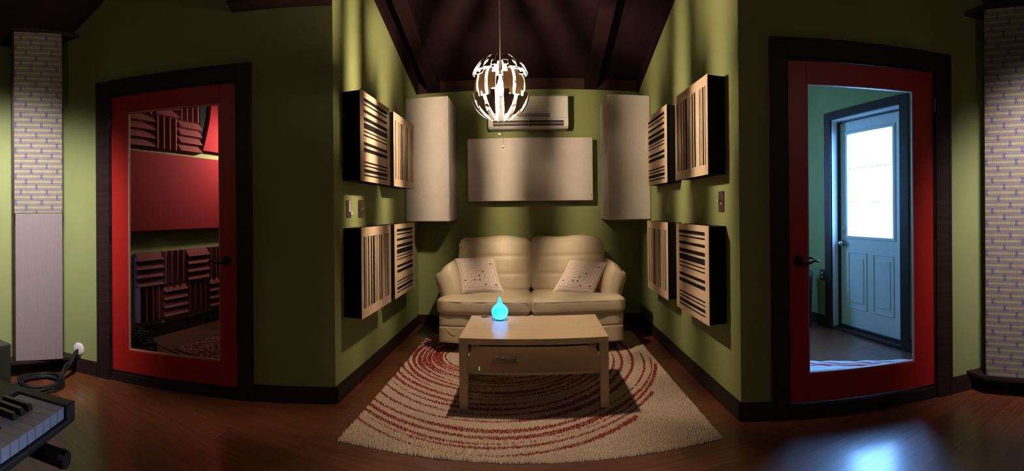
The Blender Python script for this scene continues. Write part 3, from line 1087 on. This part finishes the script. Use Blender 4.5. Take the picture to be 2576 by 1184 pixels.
quad = np.array([(0, 3, 2, 1), (4, 5, 6, 7), (0, 1, 5, 4), (1, 2, 6, 5), (2, 3, 7, 6), (3, 0, 4, 7)]) + nb
allV = np.concatenate([Vt.reshape(-1, 3), base_v])
me = bpy.data.meshes.new('shag_rug')
me.vertices.add(len(allV))
me.vertices.foreach_set('co', allV.ravel())
me.loops.add(tri.size + quad.size)
me.loops.foreach_set('vertex_index', np.concatenate([tri.ravel(), quad.ravel()]).astype(np.int32))
me.polygons.add(len(tri) + len(quad))
me.polygons.foreach_set('loop_start', np.concatenate([np.arange(len(tri)) * 3, tri.size + np.arange(len(quad)) * 4]).astype(np.int32))
me.materials.append(pile_w)
me.materials.append(pile_r)
me.polygons.foreach_set('material_index', np.concatenate([np.repeat(red.astype(np.int32), 3), np.zeros(len(quad), np.int32)]))
me.update(calc_edges=True)
me.validate()
rug = bpy.data.objects.new('shag_rug', me)
COL.objects.link(rug)
tag(rug, 'cream shag rug with curved dark red stripes under the coffee table', 'rug')

# ------------------------------------------------------------------ coffee table
tb = thing('coffee_table', 'pale birch coffee table with lower shelf on the striped rug', 'coffee table', (0.0007, 2.60, 0.0))
TD = 0.57
box('tabletop', -0.45, 0.45, 0, TD, 0.413, 0.450, [table_m], tb, bevel=0.0012)
for sx in (-0.45, 0.40):
    for sy in (0.0, TD - 0.05):
        box('leg', sx, sx + 0.05, sy, sy + 0.05, 0.020, 0.413, table_e, tb, bevel=0.001)
box('shelf', -0.44, 0.44, 0.035, TD - 0.035, 0.222, 0.236, table_e, tb, bevel=0.001)

# glowing drop-shaped aroma diffuser on the table
df = thing('aroma_diffuser', 'glowing cyan drop-shaped aroma lamp on the coffee table', 'lamp', (-0.235, 3.055, 0.45))
prof = [(0.0, 0.006), (0.028, 0.007), (0.044, 0.020), (0.056, 0.042), (0.0585, 0.060), (0.0545, 0.078), (0.043, 0.094), (0.028, 0.107), (0.017, 0.120), (0.011, 0.134), (0.0085, 0.148), (0.008, 0.158), (0.0, 0.158)]
sp = smooth_path([(r, 0, z) for r, z in prof], 4)
B().lathe([(p.x, p.z) for p in sp], 40).obj('glass_body', drop_m, df, smooth=True)
B().lathe([(0, 0.0), (0.028, 0.0), (0.029, 0.004), (0.027, 0.009), (0.0, 0.009)], 32).obj('foot_ring', mat('diffuser_foot', (0.1, 0.12, 0.2), 0.4), df, smooth=True)
B().tube(smooth_path([(-0.02, 0.03, 0.003), (-0.055, 0.045, 0.003), (-0.075, 0.07, 0.004)], 5), 0.0018, 6).obj('cable', white_pl, df)
# small folded glasses-like clip behind it
cl = thing('usb_cable', 'small grey cable plug lying left of the glowing lamp', 'cable', (-0.345, 3.135, 0.4525))
B().tube(smooth_path([(-0.028, 0.0, 0.002), (-0.02, -0.02, 0.002), (-0.004, -0.025, 0.002), (0.008, -0.018, 0.002)], 5), 0.0035, 8).obj('plug', matte_black, cl)
B().tube(smooth_path([(-0.01, 0.018, 0.002), (0.006, 0.004, 0.002), (0.018, -0.014, 0.002), (0.034, -0.016, 0.001)], 5), [0.002] * 8 + [0.0045] * 4 + [0.002] * 4, 8).obj('wire', grey_pl, cl)
# wrapped packet on the shelf
pk = B()
nx, ny = 14, 7
Vp = []
rr_ = random.Random(4)
for j in range(ny + 1):
    for i in range(nx + 1):
        e = min(i, nx - i, j, ny - j)
        Vp.append((i / nx * 0.175, j / ny * 0.10, (0.0015 if e == 0 else 0.014 + rr_.uniform(-0.004, 0.006))))
Fp = [(j * (nx + 1) + i, j * (nx + 1) + i + 1, (j + 1) * (nx + 1) + i + 1, (j + 1) * (nx + 1) + i) for j in range(ny) for i in range(nx)]
pk.add(Vp, Fp)
pk.add([(x, y, 0) for x, y, z in Vp], [tuple(reversed(f)) for f in Fp])
foil = mat('clear_wrap', (0.42, 0.38, 0.36), 0.22, spec=0.8)
po = pk.obj('wrapped_packet', foil)
po.location = (-0.275, 2.80, 0.2365)
tag(po, 'crinkled clear-wrapped packet on the coffee table\'s lower shelf', 'packet')
gl_ = B().lathe([(0, 0), (0.003, 0.001), (0.003, 0.022), (0, 0.024)], 10).obj('indicator_light', led_g)
gl_.location = (-0.335, 2.665, 0.2362)
tag(gl_, 'tiny green light on the lower shelf near the left leg', 'light')


# ------------------------------------------------------------------ switches, plates
def plate(name, label, cat, M, w_, h_, m):
    t_ = thing(name, label, cat, M=M)
    box('cover_plate', -w_ / 2, w_ / 2, -0.006, 0, -h_ / 2, h_ / 2, m, t_, bevel=0.002)
    return t_


WLm = lambda y, z: Matrix(((0, -1, 0, XL), (1, 0, 0, y), (0, 0, 1, z), (0, 0, 0, 1)))
WRm = lambda y, z: Matrix(((0, 1, 0, XR), (-1, 0, 0, y), (0, 0, 1, z), (0, 0, 0, 1)))
s1 = plate('light_switch', 'grey-brown switch plate with white rocker nearest the alcove\'s left edge', 'light switch', WLm(2.728, 1.238), 0.075, 0.118, MATS['grey_plastic'])
s1.children[0].data.materials[0] = mat('bronze_plastic', (0.12, 0.08, 0.055), 0.5)
box('rocker', -0.016, 0.016, -0.013, -0.006, -0.022, 0.056, white_pl, s1, bevel=0.002)
box('dimmer_tab', 0.010, 0.046, -0.016, -0.006, -0.042, -0.018, white_pl, s1, bevel=0.002)
s2 = plate('light_switch', 'dark brown toggle switch plate right of the grey-brown one', 'light switch', WLm(2.940, 1.238), 0.078, 0.124, brown_pl)
box('toggle', -0.004, 0.005, -0.024, -0.006, -0.004, 0.008, white_pl, s2, bevel=0.001)
box('toggle_slot', 0.000, 0.008, -0.0075, -0.006, -0.018, -0.006, white_pl, s2)
s3 = plate('light_switch', 'dark brown toggle switch plate on the alcove\'s right wall', 'light switch', WRm(2.464, 1.258), 0.078, 0.128, brown_pl)
box('toggle', -0.014, -0.004, -0.024, -0.006, 0.000, 0.012, white_pl, s3, bevel=0.001)
box('toggle_slot', -0.005, 0.004, -0.0075, -0.006, -0.016, -0.004, white_pl, s3)

# round cable plate and cables, left
cpM = ML @ Matrix.Translation((-1.868, 0, 0.176)) @ Matrix.Rotation(PI / 2, 4, 'X')
rp = B().lathe([(0.0, 0.008), (0.042, 0.008), (0.047, 0.004), (0.048, 0.0)], 40).obj('cable_plate', mat('plate_white', (0.62, 0.56, 0.6), 0.5), None, smooth=True)
rp.matrix_world = cpM
tag(rp, 'round white wall plate with black cables coming out near the floor', 'cable plate')
hub = ML @ Vector((-1.872, -0.004, 0.172))
cb_ = thing('audio_cable_bundle', 'bundle of black audio cables coiled on the floor below the round plate', 'cable')
coil = (-2.80, 1.33)
rr_ = random.Random(11)
for q in range(6):
    o1 = rr_.uniform(-0.012, 0.012)
    pts = [hub + Vector((0, 0, 0)), hub + Vector((0.012 + o1, -0.03, -0.012)), Vector((-2.845 + o1, 1.60 + o1, 0.115)), Vector((-2.80 + o1, 1.52 - o1, 0.06 + 0.01 * q))]
    R0 = 0.15 + rr_.uniform(-0.02, 0.03)
    turns = 2
    for k in range(turns * 12):
        a = math.radians(55) - 2 * PI * k / 12
        ra = R0 * (1 + 0.08 * math.sin(k * 1.3 + q))
        pts.append(Vector((coil[0] + ra * 0.8 * math.cos(a) + o1, coil[1] + ra * math.sin(a), 0.012 + 0.011 * (q % 4) + 0.006 * math.sin(k + q) + 0.004 * (k // 12))))
    B().tube(smooth_path(pts, 4), 0.0058, 8).obj('cable', rubber, cb_, smooth=True)


# ------------------------------------------------------------------ woven corner columns
def column(side):
    nm = 'left' if side < 0 else 'right'
    if side < 0:
        A, Bp = Vector((-3.003, 1.218)), Vector((-2.893, 1.565))
        tipw, corner, tip2 = ML @ Vector((-1.850, 0, 0)), ML @ Vector((-2.10, 0, 0)), Vector((-3.12, 1.16, 0))
        ztop = 2.575
    else:
        A, Bp = Vector((2.403, 1.425)), Vector((2.503, 1.085))
        tipw, corner, tip2 = MR @ Vector((1.432, 0, 0)), MR @ Vector((1.655, 0, 0)), Vector((2.62, 0.98, 0))
        ztop = 2.470
    d = (Bp - A).normalized()
    out_ = Vector((-d.y, d.x))          # into the corner
    L_ = (Bp - A).length
    if side < 0:
        pass
    M = frame(A, d, out_)
    groups = 'woven fabric columns in the room corners'
    zsp = 1.222 if side < 0 else None
    col = thing('corner_column', 'tall patterned woven fabric panel in the %s corner' % nm, 'acoustic panel', M=M @ Matrix.Translation((0, 0, 0.128)), group=groups)
    # upper woven part
    if side < 0:
        col['label'] = 'tall corner column of patterned woven fabric over plain ribbed fabric'
        box('woven_panel', 0, L_, 0, 0.035, 1.095, ztop - 0.128, woven, col, bevel=0.004)
        box('ribbed_panel', 0.006, L_ - 0.002, 0.002, 0.037, 0.0, 1.093, ribbed, col, bevel=0.004)
        box('side_frame', -0.014, -0.001, 0.0, 0.045, 0.0, ztop - 0.128, trim_m, col)
        tag(col.children[1], 'plain beige ribbed fabric')
    else:
        col['label'] = 'tall corner column covered wholly in patterned woven fabric'
        box('woven_panel', 0, L_, 0, 0.035, 0.0, ztop - 0.128, woven, col, bevel=0.004)
    # triangular shelves
    fa, fb = A - d * 0.03, Bp + d * 0.0
    if side < 0:
        poly = [(tip2.x, tip2.y), (fa.x - 0.0, fa.y), (fa.x + 0.02, fa.y + 0.0), (tipw.x, tipw.y), (corner.x, corner.y)]
    else:
        poly = [(tipw.x, tipw.y), (A.x - 0.012, A.y + 0.0), (Bp.x - 0.01, Bp.y - 0.02), (tip2.x, tip2.y), (corner.x, corner.y)]
    for z0, z1, lb in ((0.106, 0.126, 'dark triangular corner shelf under the %s fabric column'), (ztop + 0.003, ztop + 0.033, 'dark triangular corner shelf on top of the %s fabric column')):
        o = B().prism(poly, z0, z1).obj('corner_shelf', trim_m, None, bevel=0.001)
        tag(o, lb % nm, 'shelf', 'triangular corner shelves')


column(-1)
column(1)

# ------------------------------------------------------------------ black amplifier box, far left
bx = thing('subwoofer', 'black box speaker on the floor at the left edge', 'speaker', (-2.556, 1.012, 0.0), math.radians(14))
box('cabinet', -0.42, 0.0, -0.34, 0.0, 0.02, 0.405, body_m, bx, bevel=0.006)
box('grille', -0.40, -0.02, -0.352, -0.341, 0.04, 0.385, black_m, bx, bevel=0.004)
for fx in (-0.40, -0.04):
    for fy in (-0.32, -0.04):
        B().lathe([(0, 0.0), (0.015, 0.0), (0.015, 0.022), (0, 0.022)], 12, (fx, fy, 0)).obj('rubber_foot', rubber, bx)

# ------------------------------------------------------------------ keyboard, lower left
kd = unit(0.653 - 0.745, 0.404 - 0.241)            # along the keys towards the right end
kd = unit(-0.092, 0.163)
kb_back = (-kd[1], kd[0])
kbM = Matrix(((kd[0], -kd[1], 0, -0.745), (kd[1], kd[0], 0, 0.404), (0, 0, 1, 0.0), (0, 0, 0, 1)))
# local x: towards the treble end (0 = end of the last key), local y: away from the player
kb = thing('electronic_keyboard', 'black electronic keyboard with white keys in the lower left corner', 'keyboard', M=kbM)
ZK = 0.845
KL, KP, NK = 0.108, 0.0236, 29
c = B()
c.box(-NK * KP - 0.03, 0.033, -0.006, 0.30, ZK - 0.038, ZK - 0.0245)     # bottom tray
c.box(0.002, 0.033, -0.006, 0.30, ZK - 0.038, ZK + 0.002)               # treble cheek
c.box(-NK * KP - 0.03, -NK * KP - 0.002, -0.006, 0.30, ZK - 0.038, ZK + 0.002)
c.box(-NK * KP - 0.002, 0.002, KL + 0.003, 0.30, ZK - 0.038, ZK + 0.004)
c.obj('case', body_m, kb, bevel=0.003)
for i in range(NK):
    if i > 20:
        pass
    k_ = box('white_key', -(i + 1) * KP + 0.0006, -i * KP - 0.0006, 0.0, KL, ZK - 0.023, ZK, key_w, kb, bevel=0.0008)
# black keys: pattern counted from the treble end (C B A G F E D C)
pat = {0: 0, 1: 1, 2: 1, 3: 1, 4: 0, 5: 1, 6: 1}
for i in range(1, NK):
    if pat[i % 7] if i % 7 in pat else 0:
        xk = -(i + 0.5) * KP - KP * 0.5
        V = []
        for (zz, w2, ys, ye) in ((ZK - 0.004, 0.0068, 0.042, KL + 0.002), (ZK + 0.0115, 0.0050, 0.049, KL + 0.002)):
            V += [(xk - w2, ys, zz), (xk + w2, ys, zz), (xk + w2, ye, zz), (xk - w2, ye, zz)]
        mk('black_key', V, [(0, 3, 2, 1), (4, 5, 6, 7), (0, 1, 5, 4), (1, 2, 6, 5), (2, 3, 7, 6), (3, 0, 4, 7)], key_b, kb, bevel=0.0008)
stn = thing('keyboard_stand', 'black tubular stand arm with rubber end under the keyboard', 'stand', M=kbM)
for xx in (-0.071, -0.50):
    b = B().tube([(xx, -0.040, ZK - 0.054), (xx, 0.30, ZK - 0.054)], 0.0152, 20)
    b.obj('support_arm', rubber, stn, smooth=False)
    B().tube([(xx, -0.050, ZK - 0.054), (xx, -0.040, ZK - 0.054)], [0.0145, 0.0165], 20).obj('end_cap', matte_black, stn)
    B().tube([(xx, 0.15, ZK - 0.062), (xx - 0.02, 0.36, 0.02)], 0.014, 12).tube([(xx, 0.28, ZK - 0.062), (xx - 0.02, 0.17, 0.02)], 0.014, 12).obj('cross_leg', rubber, stn, smooth=True)
B().tube([(-0.56, 0.36, 0.018), (-0.06, 0.36, 0.018)], 0.016, 12).obj('floor_bar', rubber, stn, smooth=True)
B().tube([(-0.56, 0.17, 0.018), (-0.06, 0.17, 0.018)], 0.016, 12).obj('floor_bar', rubber, stn, smooth=True)

# ------------------------------------------------------------------ the booth behind the left door
BX = -3.30
struct(box('wall_booth', BX - 0.1, BX, 1.5, 4.6, 0, 2.7, paint), 'green booth wall with foam tiles behind the left door')
struct(box('wall_booth_far', BX - 0.1, XL - 0.1, 4.6, 4.7, 0, 2.7, paint), 'far wall of the booth')
_q = [ML @ Vector((x, 0.06, 0)) for x in (LEFT_END, 0.0)]
struct(B().prism([(-3.4, 4.7), (-3.4, 1.62), (_q[0].x, _q[0].y), (_q[1].x, _q[1].y), (-1.27, 2.6), (-1.27, 4.7)], 2.62, 2.7).obj('ceiling_booth', dark_wall), 'booth ceiling', 'ceiling')
base('baseboard_booth', frame((BX, 1.6), (0, 1), (-1, 0)), 0, 3.0, 'dark baseboard in the booth under the foam tiles', h=0.115)


def foam_tile(label, y, z, vert, w_=0.325, h_=0.325, dep=0.072, group='wedge foam tiles in the booth'):
    b = B()
    n = 4
    bd = 0.018
    b.box(0, 1, 0, bd, 0, 1)
    V, Fc = [], []
    # wedges in unit square, slots along x; profile in z
    for i in range(n):
        z0, z1 = i / n, (i + 1) / n
        zc_ = z0 + (z1 - z0) * 0.10
        k = len(V)
        V += [(0, bd, z0 + 0.002), (1, bd, z0 + 0.002), (1, dep, zc_), (0, dep, zc_), (1, bd, z1 - 0.002), (0, bd, z1 - 0.002)]
        Fc += [(k, k + 1, k + 2, k + 3), (k + 3, k + 2, k + 4, k + 5), (k, k + 3, k + 5), (k + 1, k + 4, k + 2)]
    b.add(V, Fc)
    if vert:
        P = [(p[2] * w_, p[1], p[0] * h_) for p in b.V]
        Fx = [tuple(reversed(f)) for f in b.F]
    else:
        P = [(p[0] * w_, p[1], p[2] * h_) for p in b.V]
        Fx = b.F
    # local x -> -y world flipped: stand on booth wall looking to +x
    V2 = [(BX + p[1], y + p[0], z + p[2]) for p in P]
    o = mk('foam_tile', [(p[0] - BX, p[1] - y, p[2] - z) for p in V2], Fx, foam_m)
    o.location = (BX + 0.001, y, z)
    tag(o, label, 'foam tile', group)
    return o


low = [(2.554, 'first'), (2.886, 'second'), (3.222, 'third'), (3.556, 'fourth'), (3.888, 'fifth')]
for i, (y, w_) in enumerate(low):
    foam_tile('burgundy wedge foam tile, %s from the left in the booth\'s lower block, top row' % w_, y, 0.512, i % 2 == 1)
    foam_tile('burgundy wedge foam tile, %s from the left in the booth\'s lower block, bottom row' % w_, y, 0.184, i % 2 == 0)
up = [(2.128, 'first'), (2.460, 'second'), (2.790, 'third'), (3.118, 'fourth')]
for i, (y, w_) in enumerate(up):
    foam_tile('burgundy wedge foam tile, %s from the left in the booth\'s upper block, bottom row' % w_, y, 1.855, i % 2 == 0)
    foam_tile('burgundy wedge foam tile, %s from the left in the booth\'s upper block, top row' % w_, y, 2.185, i % 2 == 1)
o = box('red_fabric_panel', BX + 0.002, BX + 0.09, 2.05, 4.15, 1.048, 1.806, redfab, bevel=0.006)
tag(o, 'wide dark red fabric panel across the middle of the booth wall', 'acoustic panel')
# curved bright red panel and a black sheet standing in for the shadow behind it, top right of the pane
pts = []
for k in range(17):
    a = k / 16
    pts.append((3.450 + 0.14 * math.sin(a * PI * 0.62) / math.sin(PI * 0.5), 1.893 + a * 0.72))
poly = pts + [(4.45, 2.60), (4.45, 1.893)]
V = [(BX + 0.07, y, z) for y, z in poly] + [(BX + 0.03, y, z) for y, z in poly]
n = len(poly)
o = mk('curved_red_panel', V, [tuple(range(n)), tuple(reversed(range(n, 2 * n)))] + [(i, n + i, n + (i + 1) % n, (i + 1) % n) for i in range(n)], redfab)
tag(o, 'bright red panel with a curved edge high on the booth wall', 'acoustic panel')
o = box('shadow_sheet', BX + 0.002, BX + 0.03, 3.447, 4.50, 1.915, 2.60, black_m)
tag(o, 'black sheet standing in for the shadow behind the curved red panel in the booth', 'board')

# stage box with cables on the booth floor
sb = thing('stage_box', 'black stage box with white script lettering under a heap of cables', 'stage box', (-2.925, 2.515, 0.0), math.radians(73))
# local x runs along the front (towards the right end), local y to the back
box('case', -0.34, 0.0, 0.0, 0.14, 0.0, 0.085, matte_black, sb, bevel=0.004)
fc = bpy.data.curves.new('lettering', 'FONT')
fc.body = 'Live Wire'
fc.size = 0.031
fc.shear = 0.35
fc.extrude = 0.0006
tmp_ = bpy.data.objects.new('tmp', fc)
fo = bpy.data.objects.new('lettering', bpy.data.meshes.new_from_object(tmp_))
bpy.data.objects.remove(tmp_)
fo.data.materials.clear()
COL.objects.link(fo)
fo.data.materials.append(white_ink)
fo.parent = sb
fo.matrix_local = Matrix.Translation((-0.150, -0.0015, 0.030)) @ Matrix.Rotation(PI / 2, 4, 'X')
for k in range(9):
    B().lathe([(0, 0.088), (0.008, 0.088), (0.008, 0.105), (0.005, 0.112), (0, 0.112)], 10, (-0.31 + 0.036 * k, 0.05 + 0.03 * (k % 2), 0)).obj('connector', chrome if k % 2 else matte_black, sb)
hp = thing('cable_heap', 'tangled black microphone cables heaped on the stage box', 'cable', (-3.02, 2.36, 0.0))
rr_ = random.Random(21)
for q in range(7):
    pts = []
    for k in range(12):
        pts.append((rr_.uniform(-0.10, 0.06), rr_.uniform(-0.14, 0.16), 0.115 + rr_.uniform(0.0, 0.10) * (1 - k / 14)))
    B().tube(smooth_path(pts, 5), 0.0045, 6).obj('cable', rubber, hp, smooth=True)
B().tube(smooth_path([(0.04, 0.10, 0.12), (0.11, 0.18, 0.05), (0.16, 0.24, 0.008), (0.32, 0.22, 0.008), (0.30, 0.10, 0.008), (0.38, 0.05, 0.008), (0.45, 0.16, 0.008), (0.33, 0.30, 0.008), (0.24, 0.42, 0.008)], 6), 0.004, 6).obj('cable', rubber, hp, smooth=True)
br_ = box('oriental_rug', -2.86, -1.55, 2.66, 4.3, 0.0, 0.010, orient, bevel=0.003)
tag(br_, 'patterned oriental rug on the booth floor', 'rug')

# ------------------------------------------------------------------ the hall behind the right door
HX = 2.78


def wall_hole_y(name, x0, x1, y0, y1, hy0, hy1, hz0, hz1, top, m, label):
    b = B()
    b.box(x0, x1, y0, hy0, 0, top).box(x0, x1, hy1, y1, 0, top).box(x0, x1, hy0, hy1, hz1, top)
    if hz0 > 0:
        b.box(x0, x1, hy0, hy1, 0, hz0)
    return struct(b.obj(name, m), label)


wall_hole_y('wall_hall', HX, HX + 0.14, 1.45, 4.6, 2.475, 3.395, 0, 2.10, 2.7, paint, 'green hall wall around the white exterior door')
b = B()
b.box(XR + 0.1, 1.35, 4.5, 4.6, 0, 2.7).box(1.75, HX + 0.14, 4.5, 4.6, 0, 2.7).box(1.35, 1.75, 4.5, 4.6, 0, 0.9).box(1.35, 1.75, 4.5, 4.6, 2.1, 2.7)
struct(b.obj('wall_hall_far', paint), 'far end wall of the hall with an added, unseen window')
wf = B()  # unseen window, put in so daylight brightens the exterior door's inner face
for q in ((1.35, 1.39, 0.9, 2.1), (1.71, 1.75, 0.9, 2.1), (1.39, 1.71, 0.9, 0.94), (1.39, 1.71, 2.06, 2.1), (1.39, 1.71, 1.48, 1.52)):
    wf.box(q[0], q[1], 4.53, 4.57, q[2], q[3])
hw = wf.obj('added_window', door_w)
tag(hw, 'unseen hall window added to let in more daylight', 'window', None, 'structure')
mk('pane', [(1.39, 4.55, 0.94), (1.71, 4.55, 0.94), (1.71, 4.55, 2.06), (1.39, 4.55, 2.06)], [(0, 1, 2, 3)], glass_m, hw)
struct(B().prism([(XR + 0.06, 4.6), (XR + 0.06, 2.36), (2.60, 1.60), (HX + 0.14, 1.45), (HX + 0.14, 4.6)], 2.62, 2.7).obj('ceiling_hall', dark_wall), 'hall ceiling', 'ceiling')
base('baseboard_hall', frame((HX, 4.5), (0, -1), (1, 0)), 0, 1.04, 'dark baseboard in the hall under the outlet')
base('baseboard_hall', frame((HX, 2.39), (0, -1), (1, 0)), 0, 0.7, 'dark baseboard in the hall right of the exterior door')

# exterior door: leaf at x = 2.88, local x along -y (viewer's left to right)
dM = Matrix(((0, 1, 0, HX), (-1, 0, 0, 3.40), (0, 0, 1, 0), (0, 0, 0, 1)))
d3 = bpy.data.objects.new('door_3', None)
COL.objects.link(d3)
d3.matrix_world = dM
tag(d3, 'white exterior door with a nine-pane window beyond the right glass door', 'door', None, 'structure')
yl = 0.10
lx0, lx1 = 0.012, 0.915
wx0, wx1, wz0, wz1 = 0.135, 0.745, 0.935, 1.935
b = B()
e_ = 0.008
b.box(lx0, wx0 - e_, yl, yl + 0.04, 0.04, 2.07).box(wx1 + e_, lx1, yl, yl + 0.04, 0.04, 2.07).box(wx0 - e_, wx1 + e_, yl, yl + 0.04, 0.04, wz0 - e_).box(wx0 - e_, wx1 + e_, yl, yl + 0.04, wz1 + e_, 2.07)
b.obj('leaf', door_w, d3, bevel=0.001)
b = B()
for a, c_ in ((0.13, 0.40), (0.48, 0.75)):
    for q in ((a, c_, 0.22, 0.235), (a, c_, 0.765, 0.78), (a, a + 0.015, 0.235, 0.765), (c_ - 0.015, c_, 0.235, 0.765)):
        b.box(q[0], q[1], yl - 0.007, yl, q[2], q[3])
    b.box(a + 0.045, c_ - 0.045, yl - 0.006, yl, 0.28, 0.72)
b.obj('embossed_panel', door_w, d3, bevel=0.003)
b = B()
fw = 0.028
for q in ((wx0 - fw, wx0, wz0 - fw, wz1 + fw), (wx1, wx1 + fw, wz0 - fw, wz1 + fw), (wx0, wx1, wz0 - fw, wz0), (wx0, wx1, wz1, wz1 + fw)):
    b.box(q[0], q[1], yl - 0.012, yl + 0.05, q[2], q[3])
b.obj('window_frame', door_w, d3, bevel=0.004)
b = B()
for k in (1, 2):
    zz = wz0 + (wz1 - wz0) * k / 3
    b.box(wx0, wx1, yl + 0.012, yl + 0.022, zz - 0.003, zz + 0.003)
    xx = wx0 + (wx1 - wx0) * k / 3
    b.box(xx - 0.0013, xx + 0.0013, yl + 0.014, yl + 0.020, wz0, wz1)
b.obj('muntin', mat('muntin_white', (0.35, 0.42, 0.45), 0.6), d3)
frost = bpy.data.materials.new('frosted_pane')
frost.use_nodes = True
tt = frost.node_tree
for nd in list(tt.nodes):
    tt.nodes.remove(nd)
oo = tt.nodes.new('ShaderNodeOutputMaterial')
t1, t2 = tt.nodes.new('ShaderNodeBsdfTransparent'), tt.nodes.new('ShaderNodeBsdfTransparent')
tt.links.new(t1.outputs[0], oo.inputs[0])
t1.inputs[0].default_value = (0.95, 0.95, 0.95, 1)
mk('pane', [(wx0, yl + 0.025, wz0), (wx1, yl + 0.025, wz0), (wx1, yl + 0.025, wz1), (wx0, yl + 0.025, wz1)], [(0, 1, 2, 3)], glass_m, d3)
hb = thing('handle', None, None)
hb.parent = d3
k_ = B().lathe([(0, 0.0), (0.031, 0.0), (0.030, 0.008), (0.012, 0.012), (0.011, 0.030), (0.022, 0.036), (0.027, 0.050), (0.022, 0.062), (0, 0.066)], 24).obj('knob', chrome, hb, smooth=True)
k_.matrix_local = Matrix.Translation((0.07, yl, 0.855)) @ Matrix.Rotation(PI / 2, 4, 'X')
k2 = B().lathe([(0, 0.0), (0.030, 0.0), (0.028, 0.010), (0.016, 0.014), (0, 0.014)], 24).box(-0.004, 0.004, -0.014, 0.014, 0.014, 0.026).obj('deadbolt', chrome, hb, smooth=False)
k2.matrix_local = Matrix.Translation((0.07, yl, 0.985)) @ Matrix.Rotation(PI / 2, 4, 'X')
b = B()
cw = 0.095
b.box(-0.005 - cw, -0.005, -0.018, 0, 0, 2.165).box(0.925, 0.925 + cw, -0.018, 0, 0, 2.165).box(-0.005, 0.925, -0.018, 0, 2.085, 2.165)
b.obj('door_casing', trim_m, d3, bevel=0.002)
b = B()
b.box(-0.005, 0.006, 0.0, 0.10, 0.02, 2.085).box(0.914, 0.925, 0.0, 0.10, 0.02, 2.085).box(0.006, 0.914, 0.0, 0.10, 2.074, 2.085)
b.obj('door_jamb', door_w, d3)
b = B()
b.box(0.0065, 0.020, 0.072, 0.099, 0.02, 2.073).box(0.020, 0.913, 0.072, 0.099, 2.060, 2.073)
b.obj('weatherstrip', matte_black, d3)
b = B().box(-0.005, 0.925, -0.01, 0.14, 0, 0.022).box(0.02, 0.91, 0.08, 0.14, 0.022, 0.038)
b.obj('threshold', trim_m, d3)

oM = Matrix(((0, 1, 0, HX), (-1, 0, 0, 3.56), (0, 0, 1, 0.52), (0, 0, 0, 1)))
ot = plate('wall_outlet', 'dark outlet plate on the hall wall beside the exterior door', 'outlet', oM, 0.075, 0.115, matte_black)
for zz in (-0.022, 0.022):
    box('socket', -0.014, 0.014, -0.009, -0.006, zz - 0.012, zz + 0.012, grey_pl, ot, bevel=0.002)
bn = thing('waste_bin', 'dark bin half hidden by the right door\'s left stile', 'bin', (2.585, 3.66, 0))
B().lathe([(0, 0.0), (0.095, 0.0), (0.112, 0.50), (0.118, 0.52), (0.108, 0.52), (0.104, 0.49), (0, 0.48)], 28).obj('bin_body', matte_black, bn, smooth=True)
B().lathe([(0.119, 0.515), (0.119, 0.545), (0.09, 0.575), (0.0, 0.585)], 28).obj('lid', body_m, bn, smooth=True)

# striped cotton mat just inside the hall
A, Bq = Vector((1.955, 2.805)), Vector((2.610, 2.235))
dd = (Bq - A).normalized()
nn_ = Vector((dd.y, -dd.x))
if nn_.dot(-A) < 0:
    nn_ = -nn_
LM = (Bq - A).length
nu, nv = 60, 44
V, Fc, mi = [], [], []
for j in range(nv + 1):
    for i in range(nu + 1):
        s_, t_ = i / nu * LM, j / nv * 0.42
        wob = 0.006 * math.sin(s_ * 22 + t_ * 9) * math.sin(s_ * 9) + 0.004 * math.sin(t_ * 30 + s_ * 14)
        p = A + dd * s_ + nn_ * (t_ + 0.006 * math.sin(s_ * 17))
        V.append((p.x, p.y, 0.014 + abs(wob)))
bands = [(0.035, 0.062, 1), (0.078, 0.105, 1), (0.22, 0.232, 2), (0.33, 0.345, 2)]
for j in range(nv):
    t_ = (j + 0.5) / nv * 0.42
    m_ = 0
    for a, c_, k in bands:
        if a <= t_ <= c_:
            m_ = k
    for i in range(nu):
        a = j * (nu + 1) + i
        Fc.append((a, a + nu + 1, a + nu + 2, a + 1))
        mi.append(m_)
k = len(V)
V += [(x, y, 0.002) for x, y, z in V[:k]]
ring = [i for i in range(nu + 1)] + [j * (nu + 1) + nu for j in range(1, nv + 1)] + [nv * (nu + 1) + i for i in range(nu - 1, -1, -1)] + [j * (nu + 1) for j in range(nv - 1, 0, -1)]
for q in range(len(ring)):
    a, c_ = ring[q], ring[(q + 1) % len(ring)]
    Fc.append((a, c_, k + c_, k + a))
    mi.append(0)
mt = mk('cotton_mat', V, Fc, [towel_m, stripe_m, navy_m], None, smooth=True, mi=mi)
tag(mt, 'white cotton mat with red stripes on the hall floor behind the right door', 'mat')
fr_ = B()
for q in range(44):
    t_ = q / 43 * 0.42
    p = Bq + nn_ * t_
    e = p + dd * random.uniform(0.02, 0.035) + nn_ * random.uniform(-0.006, 0.006)
    fr_.tube([(p.x, p.y, 0.010), (e.x, e.y, 0.004)], 0.0018, 4)
fr_.obj('fringe', towel_m, mt)

# outdoors: ground beyond the exterior door
og = box('ground_outside', 3.45, 9.0, -2.0, 9.0, -0.3, -0.05, ext_m)
tag(og, 'paved ground outside the exterior door', 'ground', None, 'structure')
